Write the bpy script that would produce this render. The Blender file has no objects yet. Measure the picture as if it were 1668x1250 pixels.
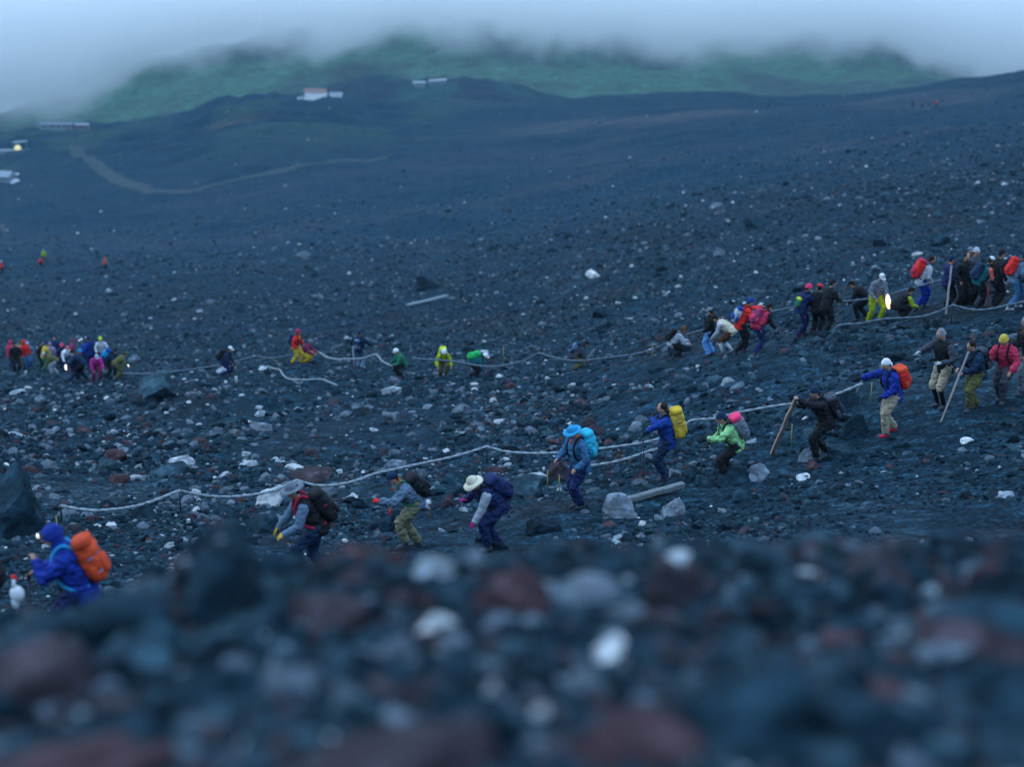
import bpy, bmesh, math, random
import numpy as np
from mathutils import Vector, Matrix, Quaternion
random.seed(7)
RNG = np.random.default_rng(11)
S = bpy.context.scene
COL = S.collection

# ------------------------------------------------------------------ camera
F_PX, CX, CY, W_PX = 2645.0, 834.0, 625.0, 1668.0
PITCH = math.radians(19.3)
cam_d = bpy.data.cameras.new('camera'); cam = bpy.data.objects.new('camera', cam_d); COL.objects.link(cam)
cam_d.sensor_width = 36.0
cam_d.lens = 36.0 * F_PX / W_PX
cam_d.clip_start = 0.05; cam_d.clip_end = 20000
cam.location = (0, 0, 0)
cam.rotation_euler = (math.pi / 2 - PITCH, 0, 0)
cam_d.dof.use_dof = True
cam_d.dof.focus_distance = 36.0
cam_d.dof.aperture_fstop = 0.72
cam_d.dof.aperture_blades = 0
S.camera = cam

# ------------------------------------------------------------------ sky, sun, exposure
S.view_settings.view_transform = 'Standard'; S.view_settings.look = 'None'
S.view_settings.gamma = 1.0; S.view_settings.exposure = -0.15
S.cycles.use_denoising = True
S.cycles.volume_bounces = 12; S.cycles.max_bounces = 14; S.cycles.diffuse_bounces = 2
S.cycles.volume_step_rate = 1.0; S.cycles.volume_max_steps = 64
w = bpy.data.worlds.new('World'); S.world = w; w.use_nodes = True
nt = w.node_tree; N = nt.nodes; L = nt.links; N.clear()
def nn(t, **k):
    n = N.new(t)
    for a, b in k.items(): setattr(n, a, b)
    return n
SUN_EL, SUN_ROT = math.radians(38), math.radians(-60)
sky = nn('ShaderNodeTexSky', sky_type='NISHITA', sun_disc=False); sky.sun_elevation = SUN_EL; sky.sun_rotation = SUN_ROT
bg1 = nn('ShaderNodeBackground'); bg1.inputs[1].default_value = 0.06
L.new(sky.outputs[0], bg1.inputs[0])
# overcast cloud deck seen in every direction, a little brighter and darker in broad drifts
tc = nn('ShaderNodeTexCoord'); mp = nn('ShaderNodeMapping'); mp.inputs['Scale'].default_value = (2.2, 2.2, 6.0)
noi = nn('ShaderNodeTexNoise'); noi.inputs['Scale'].default_value = 1.6; noi.inputs['Detail'].default_value = 5
rmp = nn('ShaderNodeValToRGB')
rmp.color_ramp.elements[0].position = 0.30; rmp.color_ramp.elements[0].color = (0.25, 0.44, 0.67, 1)
rmp.color_ramp.elements[1].position = 0.72; rmp.color_ramp.elements[1].color = (0.44, 0.60, 0.84, 1)
bg2 = nn('ShaderNodeBackground'); bg2.inputs[1].default_value = 1.35
L.new(tc.outputs['Generated'], mp.inputs[0]); L.new(mp.outputs[0], noi.inputs['Vector']); L.new(noi.outputs[0], rmp.inputs[0]); L.new(rmp.outputs[0], bg2.inputs[0])
sz = nn('ShaderNodeSeparateXYZ'); L.new(tc.outputs['Generated'], sz.inputs[0])      # an overcast sky is brightest overhead
zr = nn('ShaderNodeMapRange'); zr.inputs[1].default_value = 0.0; zr.inputs[2].default_value = 0.8; zr.inputs[3].default_value = 1.5; zr.inputs[4].default_value = 3.3
L.new(sz.outputs[2], zr.inputs[0]); L.new(zr.outputs[0], bg2.inputs[1])
mx = nn('ShaderNodeMixShader'); mx.inputs[0].default_value = 0.93
out = nn('ShaderNodeOutputWorld'); L.new(bg1.outputs[0], mx.inputs[1]); L.new(bg2.outputs[0], mx.inputs[2]); L.new(mx.outputs[0], out.inputs[0])
sun_d = bpy.data.lights.new('sun', 'SUN'); sun_d.energy = 0.9; sun_d.angle = math.radians(14); sun_d.color = (0.86, 0.95, 1.0)
sun = bpy.data.objects.new('sun', sun_d); COL.objects.link(sun)
sdir = Vector((-0.75, 0.45, 0.62)).normalized()      # towards the sun: high on the left, beyond the slope
sun.rotation_euler = sdir.to_track_quat('Z', 'Y').to_euler()

# ------------------------------------------------------------------ helpers
def tag(o, label=None, cat=None, group=None, kind=None):
    if label: o['label'] = label
    if cat: o['category'] = cat
    if group: o['group'] = group
    if kind: o['kind'] = kind
    return o
def empty(name, loc, label, cat, group=None, rz=0.0):
    o = bpy.data.objects.new(name, None); COL.objects.link(o); o.location = loc; o.rotation_euler = (0, 0, rz)
    o.empty_display_size = 0.2
    return tag(o, label, cat, group)
def mesh_np(name, V, F, mat=None, smooth=False, col=None):
    """V (n,3), F (m,3|4) arrays -> mesh"""
    V = np.asarray(V, dtype=np.float32); F = np.asarray(F, dtype=np.int32)
    me = bpy.data.meshes.new(name); k = F.shape[1]
    me.vertices.add(len(V)); me.vertices.foreach_set('co', V.ravel())
    me.loops.add(F.size); me.loops.foreach_set('vertex_index', F.ravel())
    me.polygons.add(len(F)); me.polygons.foreach_set('loop_start', np.arange(0, F.size, k, dtype=np.int32))
    me.polygons.foreach_set('loop_total', np.full(len(F), k, dtype=np.int32))
    me.polygons.foreach_set('use_smooth', np.full(len(F), smooth))
    me.update(calc_edges=True)
    if col is not None:
        a = me.color_attributes.new('col', 'FLOAT_COLOR', 'POINT')
        c = np.ones((len(V), 4), dtype=np.float32); c[:, :3] = col; a.data.foreach_set('color', c.ravel())
    if mat: me.materials.append(mat)
    return me
def link(name, me, parent=None, loc=None):
    o = bpy.data.objects.new(name, me); COL.objects.link(o)
    if parent: o.parent = parent
    if loc is not None: o.location = loc
    return o
def _hash(ix, iy, iz, seed):
    h = (ix.astype(np.int64) * 374761393 + iy.astype(np.int64) * 668265263 + iz.astype(np.int64) * 2147483647 + seed * 974711) & 0xffffffff
    h = ((h ^ (h >> 13)) * 1274126177) & 0xffffffff
    h = (h ^ (h >> 16)) & 0xffffff
    return h.astype(np.float64) / 0xffffff * 2 - 1
def vnoise(x, y, z=None, seed=0):
    x = np.asarray(x, float); y = np.asarray(y, float); z = np.zeros_like(x) if z is None else np.asarray(z, float)
    ix, iy, iz = np.floor(x), np.floor(y), np.floor(z)
    fx, fy, fz = x - ix, y - iy, z - iz
    fx, fy, fz = [t * t * (3 - 2 * t) for t in (fx, fy, fz)]
    r = 0
    flat = not np.any(fz) and not np.any(iz)
    for dz in ((0,) if flat else (0, 1)):
        wz = 1 if flat else (fz if dz else 1 - fz)
        for dx in (0, 1):
            for dy in (0, 1):
                r = r + _hash(ix + dx, iy + dy, iz + dz, seed) * (fx if dx else 1 - fx) * (fy if dy else 1 - fy) * wz
    return r
def fbm(x, y, z=None, octv=4, seed=0, gain=0.5):
    r = 0; a = 1.0; f = 1.0
    for o in range(octv):
        r = r + a * vnoise(np.asarray(x) * f + 13.7 * o, np.asarray(y) * f - 7.1 * o, None if z is None else np.asarray(z) * f, seed + o)
        a *= gain; f *= 2.03
    return r

# ------------------------------------------------------------------ materials
def pmat(name, rgb, rough=0.8, noise=0.15, scale=20.0, bump=0.0, bscale=60.0, metal=0.0, attr=False, detail=4, spec=0.15, speck=()):
    m = bpy.data.materials.new(name); m.use_nodes = True; t = m.node_tree; b = t.nodes['Principled BSDF']
    b.inputs['Roughness'].default_value = rough; b.inputs['Metallic'].default_value = metal
    b.inputs['Specular IOR Level'].default_value = spec
    g = t.nodes.new('ShaderNodeNewGeometry'); n = t.nodes.new('ShaderNodeTexNoise')
    n.inputs['Scale'].default_value = scale; n.inputs['Detail'].default_value = detail
    t.links.new(g.outputs['Position'], n.inputs['Vector'])
    r = t.nodes.new('ShaderNodeMapRange'); r.inputs[1].default_value = 0.25; r.inputs[2].default_value = 0.75
    r.inputs[3].default_value = 1 - noise; r.inputs[4].default_value = 1 + noise
    t.links.new(n.outputs[0], r.inputs[0])
    v = t.nodes.new('ShaderNodeVectorMath'); v.operation = 'SCALE'
    if attr:
        a = t.nodes.new('ShaderNodeAttribute'); a.attribute_name = 'col'; t.links.new(a.outputs['Color'], v.inputs[0])
    else:
        v.inputs[0].default_value = rgb
    fac = r.outputs[0]
    for sc_, lo, hi in speck:
        vo = t.nodes.new('ShaderNodeTexVoronoi'); vo.inputs['Scale'].default_value = sc_; t.links.new(g.outputs['Position'], vo.inputs['Vector'])
        cr = t.nodes.new('ShaderNodeSeparateColor'); t.links.new(vo.outputs['Color'], cr.inputs[0])
        pw = t.nodes.new('ShaderNodeMath'); pw.operation = 'POWER'; pw.inputs[1].default_value = 3.0; t.links.new(cr.outputs[0], pw.inputs[0])
        mr2 = t.nodes.new('ShaderNodeMapRange'); mr2.inputs[3].default_value = lo; mr2.inputs[4].default_value = hi; t.links.new(pw.outputs[0], mr2.inputs[0])
        mu = t.nodes.new('ShaderNodeMath'); mu.operation = 'MULTIPLY'; t.links.new(fac, mu.inputs[0]); t.links.new(mr2.outputs[0], mu.inputs[1]); fac = mu.outputs[0]
    t.links.new(fac, v.inputs['Scale']); t.links.new(v.outputs[0], b.inputs['Base Color'])
    if bump:
        n2 = t.nodes.new('ShaderNodeTexNoise'); n2.inputs['Scale'].default_value = bscale; n2.inputs['Detail'].default_value = 5
        t.links.new(g.outputs['Position'], n2.inputs['Vector'])
        bp = t.nodes.new('ShaderNodeBump'); bp.inputs['Strength'].default_value = bump; bp.inputs['Distance'].default_value = 0.02
        t.links.new(n2.outputs[0], bp.inputs['Height']); t.links.new(bp.outputs[0], b.inputs['Normal'])
    return m

# ------------------------------------------------------------------ terrain: a height field in world space
CT, ST = math.cos(PITCH), math.sin(PITCH)
def k_of_py(py):
    t = (CY - py) / F_PX
    return (t * CT - ST) / (CT + t * ST)
def px_of(X, Y, Z):
    d = Y * CT - Z * ST
    return CX + F_PX * X / d, CY - F_PX * (Y * ST + Z * CT) / d
def X_of(px, Y, k):
    return (px - CX) / F_PX * Y * (CT - k * ST)
COLS = np.array([-500., 0, 417, 834, 1250, 1668, 2200])
ROWS = [ # distance, then image row at those columns (the height field is read off the photograph's perspective)
 (1.5, 2150, 2150, 2150, 2150, 2150, 2150, 2150),
 (3.6, 1290, 1275, 1250, 1240, 1240, 1240, 1240),
 (5.0, 1110, 1100, 1055, 1045, 1040, 1030, 1020),
 (6.5, 1070, 1042, 950, 925, 912, 905, 890),
 (7.6, 1100, 1062, 985, 945, 925, 905, 880),
 (10., 1150, 1125, 1100, 1060, 1010, 970, 930),
 (13., 1125, 1115, 1100, 1060, 1015, 965, 925),
 (16., 1065, 1062, 1050, 1030, 990, 940, 900),
 (20., 985, 985, 990, 975, 930, 880, 840),
 (24., 915, 920, 935, 930, 880, 815, 770),
 (28., 865, 872, 888, 885, 830, 755, 705),
 (33., 810, 820, 838, 828, 760, 676, 610),
 (40., 762, 766, 775, 752, 655, 572, 500),
 (50., 718, 716, 700, 676, 567, 482, 410),
 (68., 668, 650, 610, 595, 500, 416, 340),
 (90., 618, 602, 568, 538, 445, 364, 285),
 (120., 575, 558, 525, 480, 392, 313, 238),
 (170., 515, 500, 470, 420, 335, 265, 190),
 (240., 440, 430, 405, 360, 280, 215, 140)]
RY = np.log([r[0] for r in ROWS]); RT = np.array([r[1:] for r in ROWS], float)
SKYLINE = [(-500, 285), (-200, 240), (0, 219), (60, 211), (150, 207), (250, 201), (310, 190), (345, 174), (375, 165), (430, 163), (480, 163), (540, 166), (600, 172), (660, 172), (760, 168), (900, 164), (980, 158), (1060, 154), (1130, 148), (1180, 151), (1240, 160), (1300, 163), (1400, 157), (1480, 146), (1530, 140), (1590, 132), (1668, 121), (2200, 60)]
SKX, SKYY = np.array([a for a, b in SKYLINE], float), np.array([b for a, b in SKYLINE], float)
def ys_of(px): return np.interp(px, [-500, 0, 600, 1250, 1668, 2200], [760, 760, 740, 600, 500, 480])
def interp_cols(rowvals, px):  # smooth (hermite) interpolation across columns, rowvals shape (n,7)
    i = np.clip(np.searchsorted(COLS, px) - 1, 0, len(COLS) - 2)
    t = np.clip((px - COLS[i]) / (COLS[i + 1] - COLS[i]), 0, 1)
    idx = np.arange(len(px))
    sl = np.gradient(rowvals, COLS, axis=1)
    h = COLS[i + 1] - COLS[i]
    a, b = rowvals[idx, i], rowvals[idx, i + 1]; ma, mb = sl[idx, i] * h, sl[idx, i + 1] * h
    t2, t3 = t * t, t * t * t
    return (2*t3-3*t2+1)*a + (t3-2*t2+t)*ma + (-2*t3+3*t2)*b + (t3-t2)*mb
_SLY = np.gradient(RT, RY, axis=0)
def table_py(px, Y):
    sh = px.shape; px = px.ravel(); Y = np.maximum(Y.ravel(), 1.5); ly = np.log(Y)
    j = np.clip(np.searchsorted(RY, ly) - 1, 0, len(RY) - 2)
    h = RY[j + 1] - RY[j]; t = np.clip((ly - RY[j]) / h, 0, 1)[:, None]; h = h[:, None]
    a, b, ma, mb = RT[j], RT[j + 1], _SLY[j] * h, _SLY[j + 1] * h
    t2, t3 = t * t, t * t * t
    rows = (2*t3-3*t2+1)*a + (t3-2*t2+t)*ma + (-2*t3+3*t2)*b + (t3-t2)*mb
    py = interp_cols(rows, px)
    Ys = ys_of(px); sky_ = np.interp(px, SKX, SKYY)
    tt = np.clip((ly - RY[-1]) / (np.log(Ys) - RY[-1]), 0, 3)
    ease = 1 - (1 - np.clip(tt, 0, 1)) ** 1.35
    far = py + (sky_ - py) * ease + np.maximum(tt - 1, 0) * 900
    return np.where(ly > RY[-1], far, py).reshape(sh)
# relief added on top, in image rows, as soft bumps in (column, log distance)
BUMPS = [ # px, Y, half width px, half width lnY, rows lifted
 (352, 6.1, 56, .10, 118), (1120, 6.6, 60, .10, 26), (560, 6.3, 70, .10, 10),
 (270, 330, 330, .16, -26), (420, 470, 200, .14, 10),
 (450, 620, 150, .10, 8), (60, 600, 130, .12, 6),
 (820, 300, 500, .06, 5), (1130, 420, 220, .05, 4), (600, 215, 400, .06, 4)]
def base_py(px, Y):
    py = table_py(px, Y)
    ly = np.log(np.maximum(Y, 0.3))
    for bx, bY, wx, wy, hgt in BUMPS:
        py = py - hgt * np.exp(-((px - bx) / wx) ** 2 - ((ly - math.log(bY)) / wy) ** 2)
    return py
def smoothstep(a, b, x):
    t = np.clip((x - a) / (b - a), 0, 1); return t * t * (3 - 2 * t)
def ground(X, Y, detail=True):
    X = np.atleast_1d(np.asarray(X, float)); Y = np.atleast_1d(np.asarray(Y, float))
    X, Y = np.broadcast_arrays(X, Y)
    Yc = np.maximum(Y, 1.5)
    k = np.full(X.shape, -0.35)
    for _ in range(5):
        px = CX + F_PX * X / (Yc * (CT - k * ST))
        px = np.clip(px, -500, 2200)
        k = k_of_py(base_py(px, Yc))
    Z = k * Yc
    Z = np.where(Y < 1.5, -1.75 + 0 * Z + (Z + 1.75) * np.clip(Y / 1.5, 0, 1), Z)
    if detail:
        n1 = fbm(X / 9, Y / 9, octv=4, seed=3)
        n2 = fbm(X / 1.4, Y / 1.4, octv=4, seed=9)
        n3 = fbm(X / 60, Y / 60, octv=4, seed=17)
        mid = smoothstep(7, 20, Y)
        far = smoothstep(90, 260, Y)
        Z = Z + mid * (1 - 0.3 * far) * n1 * 0.26 + mid * n2 * 0.055 + far * n3 * 1.5 + far * (1 - np.abs(fbm((X + .5 * Y) / 26, (Y - .5 * X) / 110, octv=3, seed=23))) * 1.1
        Z = Z + (1 - smoothstep(6, 12, Y)) * fbm(X / 0.35, Y / 0.35, octv=4, seed=5) * 0.035
        rough = smoothstep(400, 560, Y) * (1 - smoothstep(0, 60, X + 60 - (Y - 500) * .0))
        Z = Z + rough * fbm(X / 22, Y / 14, octv=5, seed=31) * 2.0
    return Z
def gz(X, Y): return float(ground(np.array([X]), np.array([Y]))[0])
def spot(px, py, Yh, lo=0.72, hi=1.4):
    """world point on the ground seen at an image place, nearest the hinted distance"""
    Ys = np.exp(np.linspace(math.log(Yh * lo), math.log(Yh * hi), 400))
    X = (px - CX) / F_PX * Ys * (CT + .33 * ST)
    for _ in range(6):
        Z = ground(X, Ys); X = (px - CX) / F_PX * (Ys * CT - Z * ST)
    e = px_of(X, Ys, Z)[1] - py
    sc = np.abs(e) + np.abs(np.log(Ys / Yh)) * 6
    i = int(np.argmin(sc))
    return Vector((float(X[i]), float(Ys[i]), float(Z[i])))
def ray(px, py, Y):
    """world point at an image place and a known distance, not tied to the ground"""
    k = k_of_py(py); return Vector((X_of(px, Y, k), Y, k * Y))

def poly_world(pts):  # (px, py, Yhint)
    return [spot(*p) for p in pts]
def catmull(P, n=12):
    P = [Vector(p) for p in P]; Q = [P[0]*2 - P[1]] + P + [P[-1]*2 - P[-2]]; o = []
    for i in range(1, len(Q) - 2):
        for s in range(n):
            t = s / n; a, b, c, d = Q[i-1], Q[i], Q[i+1], Q[i+2]
            o.append(0.5 * ((2*b) + (c - a)*t + (2*a - 5*b + 4*c - d)*t*t + (3*b - a - 3*c + d)*t**3))
    o.append(P[-1]); return o

PALETTE = {
 'slate': [(.013,.034,.050), (.009,.025,.038), (.026,.055,.075), (.005,.015,.024)],
 'rust': [(.040,.032,.040), (.033,.031,.040), (.056,.034,.040)],
 'grey': [(.085,.115,.145), (.12,.15,.185), (.075,.10,.13)],
 'pale': [(.34,.38,.42), (.42,.44,.46), (.26,.31,.35)],
}
def build_terrain():
    sc_ = np.concatenate([np.linspace(-0.75, -0.37, 50, endpoint=False), np.linspace(-0.37, 0.37, 1000), np.linspace(0.37, 0.75, 50)[1:]])
    Yr = np.concatenate([np.linspace(0.25, 3.0, 24, endpoint=False), np.exp(np.linspace(math.log(3.0), math.log(12), 190, endpoint=False)),
                         np.exp(np.linspace(math.log(12), math.log(1000), 800))])
    Sg, Yg = np.meshgrid(sc_, Yr)
    Xg = Sg * (Yg + 1.2 * np.exp(-Yg / 2))
    Z = ground(Xg, Yg)
    nY, nS = Xg.shape
    V = np.stack([Xg, Yg, Z], -1).reshape(-1, 3)
    i = np.arange(nY * nS).reshape(nY, nS)
    F = np.stack([i[:-1, :-1], i[:-1, 1:], i[1:, 1:], i[1:, :-1]], -1).reshape(-1, 4)
    # colour of the ground itself: slate gravel, rusty cinder patches, pale dust
    x, y = V[:, 0], V[:, 1]
    c = np.tile(np.array([.008, .026, .042]), (len(V), 1))
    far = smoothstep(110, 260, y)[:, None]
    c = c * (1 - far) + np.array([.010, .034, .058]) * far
    p1 = smoothstep(.25, .9, fbm(x / 7, y / 7, octv=4, seed=41))[:, None] * (1 - far)
    c = c * (1 - .55 * p1) + np.array([.018, .022, .028]) * .55 * p1
    p2 = smoothstep(.3, 1.0, fbm(x / 5, y / 9, octv=4, seed=47))[:, None]
    c = c * (1 - .4 * p2) + np.array([.028, .048, .064]) * .4 * p2
    # long wind-sorted bands of paler and darker ash running across the far slope
    px, py = px_of(x, y, V[:, 2])
    def band(pts, wid, colr, amt, seed):
        nonlocal c
        P = np.array([[*spot(a, b, d)] for a, b, d in pts])
        Q = np.array([[*q] for q in catmull([Vector(q) for q in P], 20)])
        sel = np.where((y > Q[:, 1].min() * .8) & (y < Q[:, 1].max() * 1.25))[0]
        xs, ys = x[sel], y[sel]; best = np.full(len(sel), 1e9)
        for a_, b_ in zip(Q[:-1], Q[1:]):
            dx, dy = b_[0] - a_[0], b_[1] - a_[1]; l2 = dx * dx + dy * dy + 1e-9
            t = np.clip(((xs - a_[0]) * dx + (ys - a_[1]) * dy) / l2, 0, 1)
            best = np.minimum(best, np.hypot(xs - a_[0] - t * dx, ys - a_[1] - t * dy) / (a_[1] * .01))
        m = np.exp(-(best / wid) ** 2) * (0.75 + .35 * fbm(xs / 12, ys / 12, octv=3, seed=seed)) * amt
        m = np.clip(m, 0, 1)[:, None]
        c[sel] = c[sel] * (1 - m) + np.array(colr) * m
    band([(430,385,250),(560,362,270),(700,338,290),(840,318,300),(980,285,330),(1120,250,360),(1300,225,330)], 2.2, (.030,.045,.066), .65, 61)
    band([(0,392,260),(200,398,250),(430,388,250)], 2.6, (.036,.052,.074), .5, 62)
    band([(300,330,340),(420,315,370),(560,282,420),(700,262,440),(830,250,440),(980,235,440)], 2.4, (.034,.050,.074), .5, 63)
    band([(720,275,420),(860,268,400),(1000,256,390)], 2.0, (.036,.052,.074), .5, 64)
    band([(1300,245,300),(1420,235,270),(1560,205,260)], 2.5, (.030,.045,.062), .6, 65)
    band([(900,205,500),(1100,190,480),(1350,175,470),(1560,160,420)], 4, (.075,.078,.092), .5, 66)
    band([(380,205,640),(420,200,640)], 1.2, (.15,.06,.06), .8, 67)
    left = (smoothstep(380, 520, y) * (1 - smoothstep(-60, 60, x)))[:, None] * smoothstep(-.2, .6, fbm(x / 25, y / 40, octv=4, seed=71))[:, None]
    c = c * (1 - .45 * left) + np.array([.035, .070, .062]) * .45 * left
    m = pmat('volcanic_gravel', None, rough=.92, noise=.45, scale=9.0, bump=.5, bscale=14.0, attr=True, detail=9, spec=.04, speck=((14.0, .62, 2.1), (3.3, .75, 1.8), (1.1, .92, 1.25)))
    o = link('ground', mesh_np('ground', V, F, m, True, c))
    tag(o, kind='structure')
    return o
ground_ob = build_terrain()

# pale trodden trail on the far slope
def drape_strip(name, pts, half, colr, lift, n=30):
    C = catmull(poly_world(pts), n); V = []; Fc = []; K = 9
    for i, p in enumerate(C):
        q = C[min(i + 1, len(C) - 1)] - C[max(i - 1, 0)]; q.z = 0; q.normalize(); sd = Vector((-q.y, q.x, 0))
        hw = half * (1 + .35 * float(fbm(np.array([i * .13]), np.array([3.3]), octv=3, seed=5)[0])) * min(1, .15 + i / 12, .15 + (len(C) - 1 - i) / 12)
        for j in range(K):
            u = (j / (K - 1) * 2 - 1) * hw * (1 + .15 * math.sin(i * 1.7 + j)); V.append((p.x + sd.x * u, p.y + sd.y * u, 0))
    V = np.array(V); V[:, 2] = ground(V[:, 0], V[:, 1]) + lift
    V[0::K, 2] -= lift * 1.6; V[K-1::K, 2] -= lift * 1.6
    for i in range(len(C) - 1):
        for j in range(K - 1): a = i * K + j; Fc.append((a, a + 1, a + K + 1, a + K))
    o = link(name, mesh_np(name, V, Fc, pmat(name, colr, spec=.03, noise=.25, scale=1.2, rough=.95, detail=6), True)); tag(o, kind='structure'); return o
drape_strip('path', [(115,236,560),(150,262,480),(190,292,400),(235,308,370),(285,313,360),(340,304,375),(400,290,400),(470,276,430),(560,262,450),(640,252,460)], 2.3, (.042, .064, .078), .25)

# ------------------------------------------------------------------ green hills beyond, their tops in cloud
def build_hills():
    xs = np.linspace(-1150, 1150, 620); ys = np.linspace(1080, 2700, 420)
    X, Y = np.meshgrid(xs, ys)
    px = CX + F_PX * X / (Y * 1.0)
    crest = np.interp(px, [-600, 0, 100, 190, 330, 430, 560, 800, 1000, 1080, 1180, 1300, 1450, 1668, 2300], [300, 192, 152, 108, 68, 44, 26, 20, 34, 54, 44, 36, 44, 62, 130])
    base = 262 + 0 * px
    t = np.clip((Y - 1080) / (2300 - 1080), 0, 1.3)
    py = base + (crest - base) * np.clip(t, 0, 1) ** .8 + np.maximum(t - 1, 0) * 300
    Z = k_of_py(py) * Y
    Z = Z + fbm(X / 190, Y / 190, octv=5, seed=81) * 15 + fbm(X / 24, Y / 24, octv=4, seed=85) * 3.2
    V = np.stack([X, Y, Z], -1).reshape(-1, 3); ny, nx = X.shape; i = np.arange(ny * nx).reshape(ny, nx)
    F = np.stack([i[:-1, :-1], i[:-1, 1:], i[1:, 1:], i[1:, :-1]], -1).reshape(-1, 4)
    x, y = V[:, 0], V[:, 1]
    n = fbm(x / 150, y / 260, octv=5, seed=91)
    c = np.tile(np.array([.010, .042, .046]), (len(V), 1))
    md = smoothstep(-.05, .55, n + .45 * np.exp(-((y - 1700) / 260) ** 2))[:, None]
    c = c * (1 - md) + np.array([.022, .088, .062]) * md
    dk = smoothstep(.1, .8, fbm(x / 40, y / 60, octv=4, seed=95))[:, None]
    c = c * (1 - .5 * dk) + np.array([.008, .026, .032]) * .5 * dk
    o = link('hills', mesh_np('hills', V, F, pmat('wooded_hillside', None, rough=.95, noise=.35, scale=.12, attr=True, detail=6, spec=.02, speck=((.16, .75, 1.4), (.5, .75, 1.5))), True, c)); tag(o, kind='structure')
build_hills()

# the dark wooded lava ridge in front of the green hills
def build_ridge():
    xs = np.linspace(-230, 110, 420); ys = np.linspace(800, 1060, 160)
    X, Y = np.meshgrid(xs, ys)
    px = CX + F_PX * X / (Y * 1.0)
    crest = np.interp(px, [-200, 300, 430, 500, 545, 590, 625, 680, 720, 760, 800, 850, 890, 940, 1000, 1200], [330, 215, 168, 150, 138, 127, 121, 131, 127, 123, 127, 139, 151, 162, 175, 230])
    t = (Y - 800) / (940 - 800)
    py = np.where(t < 1, 235 + (crest - 235) * (1 - np.clip(1 - t, 0, 1) ** 1.7), crest + (t - 1) * 160)
    Z = k_of_py(py) * Y + fbm(X / 12, Y / 12, octv=5, seed=101) * 1.3
    V = np.stack([X, Y, Z], -1).reshape(-1, 3); ny, nx = X.shape; i = np.arange(ny * nx).reshape(ny, nx)
    F = np.stack([i[:-1, :-1], i[:-1, 1:], i[1:, 1:], i[1:, :-1]], -1).reshape(-1, 4)
    x, y = V[:, 0], V[:, 1]
    c = np.tile(np.array([.022, .038, .058]), (len(V), 1))
    g = smoothstep(.1, .8, fbm(x / 18, y / 30, octv=4, seed=105))[:, None]
    c = c * (1 - .6 * g) + np.array([.025, .075, .075]) * .6 * g
    o = link('lava_ridge', mesh_np('lava_ridge', V, F, pmat('ridge_scrub', None, rough=.95, noise=.4, scale=.5, attr=True, detail=6, spec=.02), True, c)); tag(o, kind='structure')
build_ridge()

# ------------------------------------------------------------------ haze and cloud
def box_mesh(name, x0, x1, y0, y1, z0, z1):
    V = [(x, y, z) for x in (x0, x1) for y in (y0, y1) for z in (z0, z1)]
    F = [(0,1,3,2), (4,6,7,5), (0,4,5,1), (2,3,7,6), (0,2,6,4), (1,5,7,3)]
    return mesh_np(name, V, F)
hm = bpy.data.materials.new('haze'); hm.use_nodes = True; t = hm.node_tree; t.nodes.remove(t.nodes['Principled BSDF'])
pv = t.nodes.new('ShaderNodeVolumePrincipled'); pv.inputs['Color'].default_value = (.40, .74, .95, 1); pv.inputs['Density'].default_value = 0.00009
pv.inputs['Anisotropy'].default_value = 0.1
t.links.new(pv.outputs[0], t.nodes['Material Output'].inputs['Volume'])
hz = link('haze', box_mesh('haze', -1100, 1100, -30, 1068, -420, 2.5)); hz.data.materials.append(hm); tag(hz, kind='stuff', label='thin blue haze filling the air over the whole slope')

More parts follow.
